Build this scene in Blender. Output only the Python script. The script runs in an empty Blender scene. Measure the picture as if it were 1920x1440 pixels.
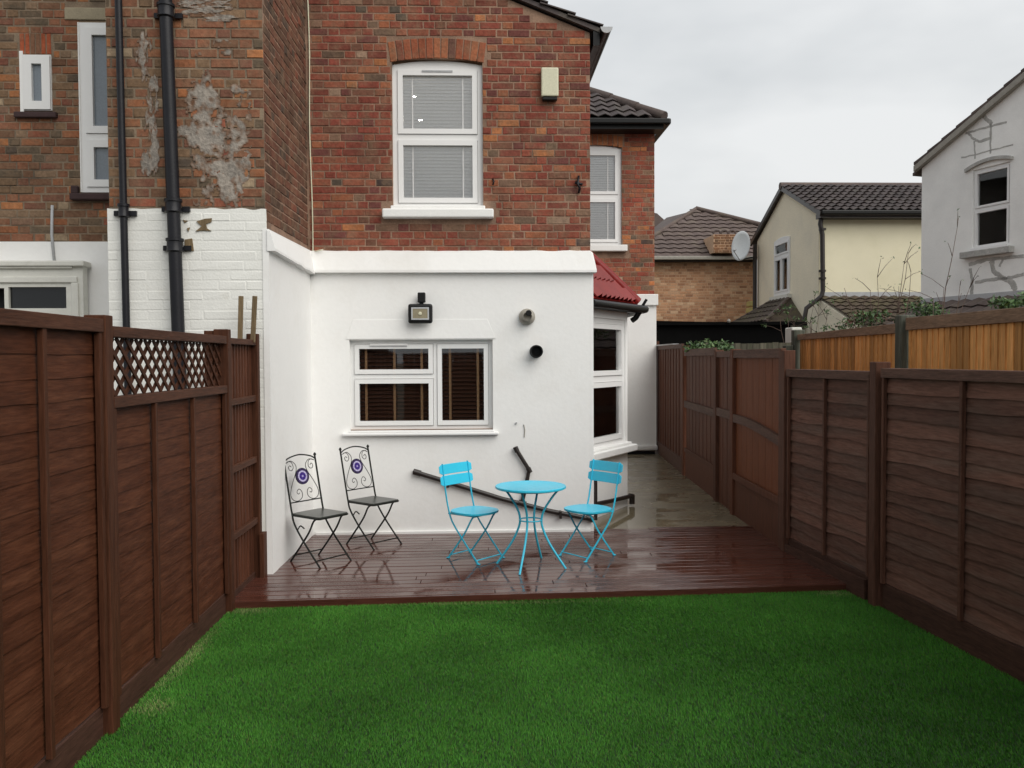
import bpy, math, random
import numpy as np
from mathutils import Vector, Matrix, noise
random.seed(7)
R = math.radians
S = bpy.context.scene
COL = S.collection
V = Vector

# ------------------------------------------------------------------ camera
F = 1608.0                       # focal length in pixels of the 1920 px wide photograph
EYE = V((0.0, 0.0, 1.84))
YAW, TILT, ROLL = math.atan(62 / F), R(1.72), 0.005
f0 = V((math.sin(YAW) * math.cos(TILT), math.cos(YAW) * math.cos(TILT), -math.sin(TILT)))
r0 = V((math.cos(YAW), -math.sin(YAW), 0)); u0 = r0.cross(f0)
cr = r0 * math.cos(ROLL) - u0 * math.sin(ROLL)
cu = u0 * math.cos(ROLL) + r0 * math.sin(ROLL)
cam_d = bpy.data.cameras.new('camera'); cam = bpy.data.objects.new('camera', cam_d); COL.objects.link(cam)
cam_d.sensor_width = 36.0; cam_d.lens = 36.0 * F / 1920.0
cam_d.clip_start = 0.05; cam_d.clip_end = 2000
cam.matrix_world = Matrix(((cr.x, cu.x, -f0.x, EYE.x), (cr.y, cu.y, -f0.y, EYE.y), (cr.z, cu.z, -f0.z, EYE.z), (0, 0, 0, 1)))
S.camera = cam

# ------------------------------------------------------------------ light
W = bpy.data.worlds.new('World'); S.world = W; W.use_nodes = True
nt = W.node_tree; nt.nodes.clear()
SUN_EL, SUN_AZ = R(42), R(137)        # azimuth clockwise from +Y (behind the camera, to the right)
out = nt.nodes.new('ShaderNodeOutputWorld'); bg = nt.nodes.new('ShaderNodeBackground')
sky = nt.nodes.new('ShaderNodeTexSky'); sky.sky_type = 'NISHITA'; sky.sun_disc = False
sky.sun_elevation = SUN_EL; sky.sun_rotation = SUN_AZ; sky.air_density = 2.0; sky.dust_density = 6.0
tc = nt.nodes.new('ShaderNodeTexCoord'); mp = nt.nodes.new('ShaderNodeMapping')
mp.inputs['Scale'].default_value = (1.0, 1.0, 2.6)
nz = nt.nodes.new('ShaderNodeTexNoise'); nz.inputs['Scale'].default_value = 1.7; nz.inputs['Detail'].default_value = 5; nz.inputs['Roughness'].default_value = 0.5
rp = nt.nodes.new('ShaderNodeValToRGB')
rp.color_ramp.elements[0].position = 0.36; rp.color_ramp.elements[0].color = (3.27, 3.45, 3.62, 1)
rp.color_ramp.elements[1].position = 0.64; rp.color_ramp.elements[1].color = (5.2, 5.27, 5.33, 1)
mx = nt.nodes.new('ShaderNodeMixRGB'); mx.inputs[0].default_value = 0.93
bg.inputs['Strength'].default_value = 0.10
L = nt.links.new
L(tc.outputs['Generated'], mp.inputs[0]); L(mp.outputs[0], nz.inputs['Vector']); L(nz.outputs['Fac'], rp.inputs[0])
L(sky.outputs[0], mx.inputs[1]); L(rp.outputs[0], mx.inputs[2]); L(mx.outputs[0], bg.inputs['Color']); L(bg.outputs[0], out.inputs[0])
sd = bpy.data.lights.new('sun', 'SUN'); sun = bpy.data.objects.new('sun', sd); COL.objects.link(sun)
sd.energy = 1.5; sd.angle = R(60); sd.color = (1.0, 0.975, 0.93)
sdir = V((math.sin(SUN_AZ) * math.cos(SUN_EL), math.cos(SUN_AZ) * math.cos(SUN_EL), math.sin(SUN_EL)))
sun.rotation_euler = sdir.to_track_quat('Z', 'Y').to_euler(); sun.location = (6, -8, 14)
S.view_settings.view_transform = 'Standard'; S.view_settings.look = 'None'
S.view_settings.exposure = 0.74; S.view_settings.gamma = 1.0; S.view_settings.use_curve_mapping = False
S.cycles.use_denoising = True; S.cycles.max_bounces = 8; S.cycles.transparent_max_bounces = 16

# ------------------------------------------------------------------ materials
def srgb(r, g, b):
    f = lambda c: ((c / 255 + 0.055) / 1.055) ** 2.4 if c > 10 else c / 255 / 12.92
    return (f(r), f(g), f(b))

def mat(name, col=(.5, .5, .5), rough=.7, var=.2, scale=5., stretch=(1, 1, 1), fine=.12, fscale=60., bump=.15, bdist=.004,
        metallic=0., spec=.5, tint=False, rnd=0., dirt=None, dirt_amt=0., dirt_scale=2., dirt_lo=.45, coat=0., objcoord=False):
    m = bpy.data.materials.new(name); m.use_nodes = True
    n = m.node_tree; b = n.nodes['Principled BSDF']; N = n.nodes.new; K = n.links.new
    b.inputs['Roughness'].default_value = rough; b.inputs['Metallic'].default_value = metallic
    b.inputs['Specular IOR Level'].default_value = spec; b.inputs['Coat Weight'].default_value = coat
    if objcoord:
        g = N('ShaderNodeTexCoord'); src = g.outputs['Object']
    else:
        g = N('ShaderNodeNewGeometry'); src = g.outputs['Position']
    mpn = N('ShaderNodeMapping'); mpn.inputs['Scale'].default_value = stretch; K(src, mpn.inputs[0])
    a = N('ShaderNodeTexNoise'); a.inputs['Scale'].default_value = scale; a.inputs['Detail'].default_value = 6; a.inputs['Roughness'].default_value = .6; K(mpn.outputs[0], a.inputs['Vector'])
    c = N('ShaderNodeTexNoise'); c.inputs['Scale'].default_value = fscale; c.inputs['Detail'].default_value = 3; K(mpn.outputs[0], c.inputs['Vector'])
    # brightness factor = 1 + var*(a-.5)*2 + fine*(c-.5)*2
    def ma(op, x, y):
        q = N('ShaderNodeMath'); q.operation = op
        for i, s in enumerate((x, y)):
            if s is None: continue
            if isinstance(s, (int, float)): q.inputs[i].default_value = s
            else: K(s, q.inputs[i])
        return q.outputs[0]
    v = ma('MULTIPLY_ADD', a.outputs['Fac'], 3.2 * var); v.node.inputs[2].default_value = 1 - 1.6 * var
    w = ma('MULTIPLY_ADD', c.outputs['Fac'], 3.0 * fine); w.node.inputs[2].default_value = -1.5 * fine
    v = ma('ADD', v, w)
    if rnd:
        oi = N('ShaderNodeObjectInfo')
        q = ma('MULTIPLY_ADD', oi.outputs['Random'], 2 * rnd); q.node.inputs[2].default_value = 1 - rnd
        v = ma('MULTIPLY', v, q)
    mul = N('ShaderNodeMixRGB'); mul.blend_type = 'MULTIPLY'; mul.inputs[0].default_value = 1
    if tint:
        at = N('ShaderNodeAttribute'); at.attribute_name = 'tint'; base = at.outputs['Color']
    else:
        rg = N('ShaderNodeRGB'); rg.outputs[0].default_value = (*col, 1); base = rg.outputs[0]
    if dirt is not None:
        dn = N('ShaderNodeTexNoise'); dn.inputs['Scale'].default_value = dirt_scale; dn.inputs['Detail'].default_value = 7; dn.inputs['Roughness'].default_value = .65; K(mpn.outputs[0], dn.inputs['Vector'])
        mr = N('ShaderNodeMapRange'); mr.inputs[1].default_value = dirt_lo; mr.inputs[2].default_value = dirt_lo + .25; mr.inputs[4].default_value = dirt_amt; K(dn.outputs['Fac'], mr.inputs[0])
        dm = N('ShaderNodeMixRGB'); K(mr.outputs[0], dm.inputs[0]); K(base, dm.inputs[1]); dm.inputs[2].default_value = (*dirt, 1); base = dm.outputs[0]
    K(base, mul.inputs[1]); K(v, mul.inputs[2]); K(mul.outputs[0], b.inputs['Base Color'])
    if bump:
        bp = N('ShaderNodeBump'); bp.inputs['Strength'].default_value = bump; bp.inputs['Distance'].default_value = bdist
        hs = ma('ADD', a.outputs['Fac'], c.outputs['Fac']); K(hs, bp.inputs['Height']); K(bp.outputs[0], b.inputs['Normal'])
    m['bsdf'] = 1
    return m

M = {}
M['brick'] = mat('brick_clay', rough=.9, var=.34, scale=3.2, fine=.3, fscale=38, bump=.7, bdist=.006, tint=True, spec=.15, dirt=(.205, .135, .085), dirt_amt=.75, dirt_scale=7, dirt_lo=.46)
M['brick_t'] = mat('tan_brick_clay', rough=.9, var=.2, scale=1.4, fine=.2, fscale=30, bump=.4, tint=True, spec=.2)
M['mortar'] = mat('red_mortar', (.30, .19, .13), .95, var=.3, scale=3.5, fine=.3, bump=.6, dirt=(.12, .075, .052), dirt_amt=.85, dirt_lo=.44)
M['mortar_n'] = mat('grey_mortar', (.25, .185, .125), .95, var=.35, scale=3.5, fine=.25, bump=.5, dirt=(.07, .055, .04), dirt_amt=.8, dirt_lo=.42)
M['mortar_t'] = mat('tan_mortar', (.55, .36, .23), .95, var=.3, scale=2.5, fine=.2, bump=.4)
M['render'] = mat('white_render', (.835, .832, .815), .75, var=.03, scale=1.2, fine=.02, fscale=25, bump=.22, bdist=.006, dirt=(.62, .59, .53), dirt_amt=.35, dirt_scale=1.1, dirt_lo=.52)
M['paintbrick'] = mat('white_painted_brick', (.76, .76, .72), .7, var=.06, scale=2, fine=.05, bump=.35, bdist=.006, dirt=(.55, .5, .4), dirt_amt=.6, dirt_scale=3, dirt_lo=.56)
M['cement'] = mat('grey_cement', rough=.95, var=.35, scale=6, fine=.35, fscale=40, bump=.9, bdist=.01, tint=True, spec=.2)
M['upvc'] = mat('white_upvc', (.80, .80, .79), .3, var=.015, fine=.005, bump=.02, spec=.5)
M['offwhite'] = mat('old_white_paint', (.66, .655, .60), .55, var=.06, scale=7, fine=.04, bump=.2, dirt=(.4, .38, .3), dirt_amt=.4, dirt_scale=6, dirt_lo=.55)
M['blindwhite'] = mat('white_blind', (.90, .90, .90), .5, var=.02, bump=0)
M['blindwood'] = mat('dark_wood_blind', (.095, .040, .024), .45, var=.2, scale=8, stretch=(1, 12, 12), bump=.05)
M['blindbay'] = mat('mid_wood_blind', (.24, .13, .085), .5, var=.2, scale=8, bump=.05)
M['tape'] = mat('tan_ladder_tape', (.52, .29, .15), .8, var=.1, bump=0)
M['interiorpale'] = mat('pale_room_wall', (.75, .74, .70), .9, var=.03, bump=0)
M['interior'] = mat('room_wall', (.20, .18, .16), .9, var=.05, bump=0)
M['black'] = mat('black_iron_paint', (.011, .011, .014), .38, spec=.25, var=.2, scale=9, fine=.15, bump=.15, rnd=.05)
M['blackplastic'] = mat('black_plastic', (.008, .008, .008), .4, spec=.25, var=.1, bump=.05)
M['darkpipe'] = mat('dark_brown_pipe', (.02, .014, .012), .4, var=.2, bump=.05)
M['cream'] = mat('cream_plastic', (.62, .60, .44), .45, var=.04, bump=.03)
M['grey'] = mat('grey_plastic', (.42, .43, .44), .5, var=.1, bump=.05)
M['sillwhite'] = mat('white_sill_paint', (.82, .82, .80), .6, var=.04, scale=9, fine=.04, bump=.3, bdist=.004)
M['sillred'] = mat('dark_stone_sill', (.045, .022, .022), .8, var=.3, scale=12, bump=.4)
M['stone'] = mat('pale_stone_lintel', (.34, .29, .20), .9, var=.15, scale=8, bump=.4)
M['darktile'] = mat('dark_roof_tile', (.060, .045, .043), .7, var=.35, scale=3, fine=.3, fscale=30, bump=.4, rnd=.25, dirt=(.10, .10, .06), dirt_amt=.4, dirt_scale=4, dirt_lo=.52)
M['browntile'] = mat('brown_roof_tile', (.085, .06, .052), .75, var=.25, scale=2, fine=.3, fscale=20, bump=.3, rnd=.2, dirt=(.13, .13, .07), dirt_amt=.25, dirt_lo=.52)
M['mosstile'] = mat('mossy_roof_tile', (.075, .05, .035), .8, var=.4, scale=4, fine=.3, fscale=20, bump=.3, rnd=.25, dirt=(.10, .095, .035), dirt_amt=.7, dirt_lo=.45)
M['redtile'] = mat('red_painted_tile', (.20, .014, .012), .34, var=.2, scale=5, fine=.08, bump=.15, rnd=.1, spec=.3)
M['creamrender'] = mat('cream_render', (.80, .745, .55), .85, var=.07, scale=.8, fine=.05, bump=.3, dirt=(.62, .57, .36), dirt_amt=.45, dirt_scale=.7, dirt_lo=.5)
M['creamrender2'] = mat('pebbledash_render', (.82, .74, .57), .9, var=.08, scale=1.2, fine=.12, fscale=40, bump=.5, dirt=(.66, .61, .50), dirt_amt=.5, dirt_scale=.9, dirt_lo=.48)
M['greyrender'] = mat('weathered_white_render', (.90, .90, .87), .85, var=.08, scale=1.2, fine=.05, bump=.3, dirt=(.68, .68, .66), dirt_amt=.5, dirt_scale=.9, dirt_lo=.44)
M['crack'] = mat('bare_cement_repair', (.42, .415, .39), .95, var=.3, scale=8, fine=.3, bump=.6)
M['glassdark'] = mat('dark_window_backing', (.02, .02, .022), .9, var=.1, bump=0)
M['blue'] = mat('turquoise_paint', (.045, .56, .78), .33, var=.03, scale=9, fine=.02, bump=.04, spec=.5)
M['ironchair'] = mat('dark_chair_iron', (.010, .011, .009), .4, spec=.2, var=.25, scale=20, fine=.2, bump=.2)
M['slab'] = mat('dark_chair_seat', (.030, .033, .028), .3, var=.25, scale=20, bump=.1)
M['mosaic'] = mat('mosaic_glaze', rough=.25, var=.1, scale=60, tint=True, bump=.1)
M['leaf'] = mat('leaf_green', rough=.5, var=.2, scale=20, tint=True, bump=0, spec=.4)
M['twig'] = mat('bare_twig', (.10, .065, .05), .85, var=.2, bump=0)
M['soil'] = mat('bare_ground', (.08, .065, .045), .95, var=.3, scale=1.5, bump=.5, dirt=(.03, .05, .02), dirt_amt=.7)
M['soilgreen'] = mat('turf_backing', (.018, .045, .012), .95, var=.3, scale=9, bump=.3)
def translucent(m, amt):
    n = m.node_tree; b = n.nodes['Principled BSDF']; t = n.nodes.new('ShaderNodeBsdfTranslucent'); t.inputs[0].default_value = (.9, .88, .82, 1)
    x = n.nodes.new('ShaderNodeMixShader'); x.inputs[0].default_value = amt; o = n.nodes['Material Output']
    n.links.new(b.outputs[0], x.inputs[1]); n.links.new(t.outputs[0], x.inputs[2]); n.links.new(x.outputs[0], o.inputs[0])
translucent(M['blindwhite'], .35)
M['lamp'] = mat('lit_ceiling_lamp', (.9, .85, .7), bump=0); M['lamp'].node_tree.nodes['Principled BSDF'].inputs['Emission Color'].default_value = (1, .90, .74, 1); M['lamp'].node_tree.nodes['Principled BSDF'].inputs['Emission Strength'].default_value = 70
def wood(name, col, stretch, rnd=.22, rough=.62, var=.38, dirt=None, da=.3, bump=.45, spec=.12):
    return mat(name, col, rough, var=var, scale=1.0, stretch=stretch, fine=.28, fscale=4.0, bump=bump, bdist=.003, rnd=rnd, spec=spec, dirt=dirt, dirt_amt=da, dirt_scale=.5)
HX, HY, VZ = (2.5, 30, 30), (30, 2.5, 30), (30, 30, 2.2)
BR = (.078, .030, .017)
M['lapL'] = wood('stained_lap_board', (.078, .026, .0125), (14, 2.2, 22), rnd=.07, dirt=(.12, .050, .026), da=.4)
M['lapR'] = wood('weathered_lap_board', (.132, .064, .045), (14, 2.2, 22), rnd=.28, dirt=(.078, .060, .048), da=.65)
M['postL'] = wood('stained_post', (.066, .025, .013), VZ, rnd=.08)
M['railY'] = wood('stained_rail', (.076, .032, .019), HY, rnd=.08)
M['postR'] = wood('dark_stained_post', (.095, .043, .028), VZ, rnd=.08)
M['railR'] = wood('dark_stained_rail', (.105, .058, .043), HY, rnd=.08)
M['pale'] = wood('stained_pale', (.095, .036, .020), VZ, rnd=.2)
M['gate'] = wood('orange_brown_gate_board', (.165, .056, .025), VZ, rnd=.04, var=.2)
M['gatedark'] = wood('dark_brown_gate_board', (.11, .043, .025), VZ, rnd=.12, var=.2)
M['orange'] = wood('new_orange_board', (.64, .315, .105), VZ, rnd=.32, dirt=(.36, .19, .075), da=.6)
M['orangerail'] = wood('weathered_capping', (.22, .14, .09), HY, rnd=.1)
M['oldpost'] = wood('grey_green_post', (.085, .09, .07), VZ, rnd=.1, dirt=(.13, .12, .09), da=.5)
M['oldboard'] = wood('old_grey_board', (.11, .10, .075), VZ, rnd=.25, dirt=(.06, .07, .04), da=.6)
M['stake'] = wood('rough_stake', (.16, .115, .065), VZ, rnd=.2)
M['gravelboard'] = wood('dark_gravel_board', (.062, .030, .021), HY, rnd=.1)
M['tarp'] = mat('black_felt', (.006, .006, .006), .95, spec=.05, var=.3, scale=2, bump=.4)

# wet decking: roughness and relief drop where water stands
def wet(name, col, col2, stretch, puddles, r_dry, r_wet, var=.25, lo=.50, bump=.5):
    m = mat(name, col, r_dry, var=var, scale=1.0, stretch=stretch, fine=.2, fscale=4., bump=bump, bdist=.003, rnd=.12, dirt=col2, dirt_amt=.5, dirt_scale=.6)
    n = m.node_tree; b = n.nodes['Principled BSDF']; N = n.nodes.new; K = n.links.new
    g = N('ShaderNodeNewGeometry'); mpn = N('ShaderNodeMapping'); mpn.inputs['Scale'].default_value = (1.0, 2.2, 1.0); K(g.outputs['Position'], mpn.inputs[0])
    a = N('ShaderNodeTexNoise'); a.inputs['Scale'].default_value = 1.5; a.inputs['Detail'].default_value = 5; a.inputs['Roughness'].default_value = .55; K(mpn.outputs[0], a.inputs['Vector'])
    val = a.outputs['Fac']
    for (cx, cy, rx, ry, amt) in puddles:
        mp2 = N('ShaderNodeMapping'); mp2.vector_type = 'POINT'; mp2.inputs['Scale'].default_value = (1 / rx, 1 / ry, 0); mp2.inputs['Location'].default_value = (-cx / rx, -cy / ry, 0)
        K(g.outputs['Position'], mp2.inputs[0])
        ln = N('ShaderNodeVectorMath'); ln.operation = 'LENGTH'; K(mp2.outputs[0], ln.inputs[0])
        mr = N('ShaderNodeMapRange'); mr.interpolation_type = 'SMOOTHSTEP'; mr.inputs[1].default_value = .5; mr.inputs[2].default_value = 1.3; mr.inputs[3].default_value = amt; mr.inputs[4].default_value = 0; K(ln.outputs['Value'], mr.inputs[0])
        ad = N('ShaderNodeMath'); ad.operation = 'ADD'; K(val, ad.inputs[0]); K(mr.outputs[0], ad.inputs[1]); val = ad.outputs[0]
    rr = N('ShaderNodeMapRange'); rr.interpolation_type = 'SMOOTHSTEP'; rr.inputs[1].default_value = lo; rr.inputs[2].default_value = lo + .16; rr.inputs[3].default_value = r_dry; rr.inputs[4].default_value = r_wet; K(val, rr.inputs[0])
    K(rr.outputs[0], b.inputs['Roughness'])
    bs = N('ShaderNodeMapRange'); bs.inputs[1].default_value = lo; bs.inputs[2].default_value = lo + .16; bs.inputs[3].default_value = bump; bs.inputs[4].default_value = .04; K(val, bs.inputs[0])
    for q in n.nodes:
        if q.type == 'BUMP': K(bs.outputs[0], q.inputs['Strength'])
    b.inputs['Specular IOR Level'].default_value = .5
    return m
M['deck'] = wet('wet_brown_decking', (.080, .028, .019), (.056, .020, .014), (1.6, 34, 30), [(-.55, 7.25, .75, .35, .45), (.2, 7.0, .6, .22, .2), (1.6, 7.4, .8, .5, .12)], .24, .03, lo=.44)
M['concrete'] = wet('wet_concrete', (.17, .14, .09), (.09, .074, .05), (3, 3, 3), [(1.5, 10.5, .6, 2.5, .25)], .32, .06, lo=.49, bump=.3)

def glass(name, tintc=(1, 1, 1), refl=1.0):
    m = bpy.data.materials.new(name); m.use_nodes = True; n = m.node_tree; n.nodes.clear(); N = n.nodes.new; K = n.links.new
    o = N('ShaderNodeOutputMaterial'); mixs = N('ShaderNodeMixShader'); t = N('ShaderNodeBsdfTransparent'); gl = N('ShaderNodeBsdfGlossy')
    t.inputs[0].default_value = (*tintc, 1); gl.inputs['Roughness'].default_value = .02; gl.inputs['Color'].default_value = (1, 1, 1, 1)
    fr = N('ShaderNodeFresnel'); fr.inputs[0].default_value = 1.52
    q = N('ShaderNodeMath'); q.operation = 'MULTIPLY'; q.inputs[1].default_value = refl; K(fr.outputs[0], q.inputs[0]); K(q.outputs[0], mixs.inputs[0])
    nzz = N('ShaderNodeTexNoise'); nzz.inputs['Scale'].default_value = 1.3; g = N('ShaderNodeNewGeometry'); K(g.outputs['Position'], nzz.inputs['Vector'])
    bp = N('ShaderNodeBump'); bp.inputs['Strength'].default_value = .05; bp.inputs['Distance'].default_value = .02; K(nzz.outputs['Fac'], bp.inputs['Height']); K(bp.outputs[0], gl.inputs['Normal'])
    K(t.outputs[0], mixs.inputs[1]); K(gl.outputs[0], mixs.inputs[2]); K(mixs.outputs[0], o.inputs[0])
    return m
M['glass'] = glass('window_glass', (.95, .96, .96), 1.2)
M['glassup'] = glass('double_glazing', (.98, .985, .99), 2.6)
M['frost'] = mat('frosted_glass', (.16, .19, .22), .12, var=.15, scale=1.5, bump=0, spec=.7)

# ------------------------------------------------------------------ mesh tools
WL = {}
def wl(o): return WL.get(o.name, V((0, 0, 0))) if o else V((0, 0, 0))
def tag(o, label=None, cat=None, group=None, kind=None):
    if label: o['label'] = label
    if cat: o['category'] = cat
    if group: o['group'] = group
    if kind: o['kind'] = kind
    return o
def empty(name, loc, label=None, cat=None, group=None, kind=None, parent=None):
    o = bpy.data.objects.new(name, None); COL.objects.link(o); o.empty_display_size = .2
    loc = V(loc); o.parent = parent; o.location = loc - wl(parent); WL[o.name] = loc
    return tag(o, label, cat, group, kind)
def inst(me, name, parent, loc, rot=None):
    o = bpy.data.objects.new(name, me); COL.objects.link(o); o.parent = parent
    loc = V(loc); WL[o.name] = loc; o.location = loc - wl(parent)
    if rot is not None: o.rotation_euler = rot.to_euler()
    return o
class MB:
    def __init__(s): s.v = []; s.f = []; s.c = []
    def add(s, vs, fs, col=None):
        k = len(s.v); s.v.extend([tuple(p) for p in vs]); s.f.extend([tuple(i + k for i in f) for f in fs]); s.c.extend([col] * len(fs)); return s
    def box(s, a, b, col=None):
        x0, y0, z0 = a; x1, y1, z1 = b
        return s.add([(x0, y0, z0), (x1, y0, z0), (x1, y1, z0), (x0, y1, z0), (x0, y0, z1), (x1, y0, z1), (x1, y1, z1), (x0, y1, z1)],
                     [(0, 3, 2, 1), (4, 5, 6, 7), (0, 1, 5, 4), (1, 2, 6, 5), (2, 3, 7, 6), (3, 0, 4, 7)], col)
    def fbox(s, fr, u0, u1, d0, d1, z0, z1, col=None):
        P = fr.P
        return s.add([P(u0, d1, z0), P(u1, d1, z0), P(u1, d0, z0), P(u0, d0, z0), P(u0, d1, z1), P(u1, d1, z1), P(u1, d0, z1), P(u0, d0, z1)],
                     [(0, 3, 2, 1), (4, 5, 6, 7), (0, 1, 5, 4), (1, 2, 6, 5), (2, 3, 7, 6), (3, 0, 4, 7)], col)
    def prism(s, pts, d, col=None):      # polygon pts (3D) extruded by vector d
        n = len(pts); d = V(d); a = [V(p) for p in pts]; b = [p + d for p in a]
        return s.add(a + b, [tuple(range(n - 1, -1, -1)), tuple(range(n, 2 * n))] + [(i, (i + 1) % n, n + (i + 1) % n, n + i) for i in range(n)], col)
    def beam(s, a, b, w, h, up=(0, 0, 1), col=None):
        a = V(a); b = V(b); d = (b - a).normalized(); sd = d.cross(V(up)).normalized(); uu = sd.cross(d).normalized()
        c = [sd * (w / 2 * i) + uu * (h / 2 * j) for i, j in ((-1, -1), (1, -1), (1, 1), (-1, 1))]
        return s.prism([a + q for q in c], b - a, col)
    def tube(s, pts, r, n=8, col=None, cap=True, flat=None, closed=False):
        pts = [V(p) for p in pts]; k = len(s.v); m = len(pts); prev = None
        rs = r if isinstance(r, (list, tuple)) else [r] * m
        for i, p in enumerate(pts):
            if closed: t = (pts[(i + 1) % m] - pts[i - 1]).normalized()
            else: t = (pts[min(i + 1, m - 1)] - pts[max(i - 1, 0)]).normalized()
            if flat is not None: a = V(flat) - t * V(flat).dot(t)
            elif prev is None: a = t.cross(V((0, 0, 1)) if abs(t.z) < .9 else V((1, 0, 0)))
            else: a = prev - t * prev.dot(t)
            a.normalize(); prev = a; b = t.cross(a)
            for j in range(n):
                th = 2 * math.pi * j / n + math.pi / n
                ra, rb = (rs[i], rs[i]) if not isinstance(rs[i], tuple) else rs[i]
                s.v.append(tuple(p + a * (math.cos(th) * ra) + b * (math.sin(th) * rb)))
        for i in range(m if closed else m - 1):
            i2 = (i + 1) % m
            for j in range(n):
                s.f.append((k + i * n + j, k + i * n + (j + 1) % n, k + i2 * n + (j + 1) % n, k + i2 * n + j)); s.c.append(col)
        if cap and not closed:
            s.f.append(tuple(k + j for j in range(n - 1, -1, -1))); s.c.append(col)
            s.f.append(tuple(k + (m - 1) * n + j for j in range(n))); s.c.append(col)
        return s
    def lathe(s, o, prof, axis=(0, 0, 1), n=32, col=None):
        o = V(o); ax = V(axis).normalized(); a = ax.cross(V((0, 0, 1)) if abs(ax.z) < .9 else V((1, 0, 0))).normalized(); b = ax.cross(a); k = len(s.v); m = len(prof)
        for (r, h) in prof:
            for j in range(n):
                t = 2 * math.pi * j / n; s.v.append(tuple(o + ax * h + a * (math.cos(t) * r) + b * (math.sin(t) * r)))
        for i in range(m - 1):
            for j in range(n):
                s.f.append((k + i * n + j, k + i * n + (j + 1) % n, k + (i + 1) * n + (j + 1) % n, k + (i + 1) * n + j)); s.c.append(col)
        s.f.append(tuple(k + j for j in range(n - 1, -1, -1))); s.c.append(col)
        s.f.append(tuple(k + (m - 1) * n + j for j in range(n))); s.c.append(col)
        return s
    def mesh(s, name, m, origin=(0, 0, 0), smooth=False):
        o = V(origin); me = bpy.data.meshes.new(name)
        me.from_pydata([(p[0] - o.x, p[1] - o.y, p[2] - o.z) for p in s.v], [], s.f)
        if any(c is not None for c in s.c):
            at = me.attributes.new('tint', 'FLOAT_COLOR', 'CORNER'); arr = []
            for f, c in zip(s.f, s.c):
                arr.extend((*(c or (.5, .5, .5)), 1.0) * len(f))
            at.data.foreach_set('color', arr)
        me.materials.append(m)
        if smooth:
            me.shade_smooth() if smooth is True else me.set_sharp_from_angle(angle=R(smooth))
        me.update(); return me
    def build(s, name, m, parent=None, smooth=False, bevel=0., base=False, **kw):
        xs = [p[0] for p in s.v]; ys = [p[1] for p in s.v]; zs = [p[2] for p in s.v]
        o = V(((min(xs) + max(xs)) / 2, (min(ys) + max(ys)) / 2, min(zs) if (parent is None or base) else (min(zs) + max(zs)) / 2))
        me = s.mesh(name, m, o)
        if smooth:
            me.shade_smooth()
            if smooth is not True: me.set_sharp_from_angle(angle=R(smooth))
        ob = inst(me, name, parent, o)
        if bevel:
            bv = ob.modifiers.new('bevel', 'BEVEL'); bv.width = bevel; bv.segments = 2; bv.limit_method = 'ANGLE'; bv.angle_limit = R(40)
        return tag(ob, **{{'label': 'label', 'cat': 'cat', 'group': 'group', 'kind': 'kind'}[k]: v for k, v in kw.items()})
def one(name, m, parent, a, b, bevel=0., **kw): return MB().box(a, b).build(name, m, parent, bevel=bevel, **kw)

class Fr:       # a wall's frame: u to the viewer's right, n outwards
    def __init__(s, o, n): s.o = V(o); s.n = V(n).normalized(); s.u = V((0, 0, 1)).cross(s.n).normalized(); s.rot = Matrix((s.u, -s.n, V((0, 0, 1)))).transposed()
    def P(s, u, d, z): return s.o + s.u * u + s.n * d + V((0, 0, z))

def ray(px, py): return f0 * F + cr * (px - 960) - cu * (py - 720)
def PY(px, py, Y): d = ray(px, py); return EYE + d * ((Y - EYE.y) / d.y)
def PXp(px, py, X): d = ray(px, py); return EYE + d * ((X - EYE.x) / d.x)
def PZ(px, py, z): d = ray(px, py); return EYE + d * ((z - EYE.z) / d.z)
def project(p):
    d = V(p) - EYE; w = d.dot(f0)
    return (960 + F * d.dot(cr) / w, 720 - F * d.dot(cu) / w) if w > .1 else (-9999, -9999)

def wall(fr, u0, u1, z0, z1, th, holes=()):
    """slab with rectangular openings, only its exposed faces"""
    us = sorted({u0, u1, *[h[0] for h in holes], *[h[1] for h in holes]}); zs = sorted({z0, z1, *[h[2] for h in holes], *[h[3] for h in holes]})
    us = [u for u in us if u0 <= u <= u1]; zs = [z for z in zs if z0 <= z <= z1]
    solid = lambda i, j: 0 <= i < len(us) - 1 and 0 <= j < len(zs) - 1 and not any(h[0] < (us[i] + us[i + 1]) / 2 < h[1] and h[2] < (zs[j] + zs[j + 1]) / 2 < h[3] for h in holes)
    mb = MB(); P = fr.P
    for i in range(len(us) - 1):
        for j in range(len(zs) - 1):
            if not solid(i, j): continue
            a, b, c, d = us[i], us[i + 1], zs[j], zs[j + 1]
            mb.add([P(a, 0, c), P(b, 0, c), P(b, 0, d), P(a, 0, d)], [(0, 1, 2, 3)]); mb.add([P(a, -th, c), P(b, -th, c), P(b, -th, d), P(a, -th, d)], [(3, 2, 1, 0)])
            if not solid(i - 1, j): mb.add([P(a, -th, c), P(a, 0, c), P(a, 0, d), P(a, -th, d)], [(0, 1, 2, 3)])
            if not solid(i + 1, j): mb.add([P(b, 0, c), P(b, -th, c), P(b, -th, d), P(b, 0, d)], [(0, 1, 2, 3)])
            if not solid(i, j - 1): mb.add([P(a, -th, c), P(b, -th, c), P(b, 0, c), P(a, 0, c)], [(0, 1, 2, 3)])
            if not solid(i, j + 1): mb.add([P(a, 0, d), P(b, 0, d), P(b, -th, d), P(a, -th, d)], [(0, 1, 2, 3)])
    return mb

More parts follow.
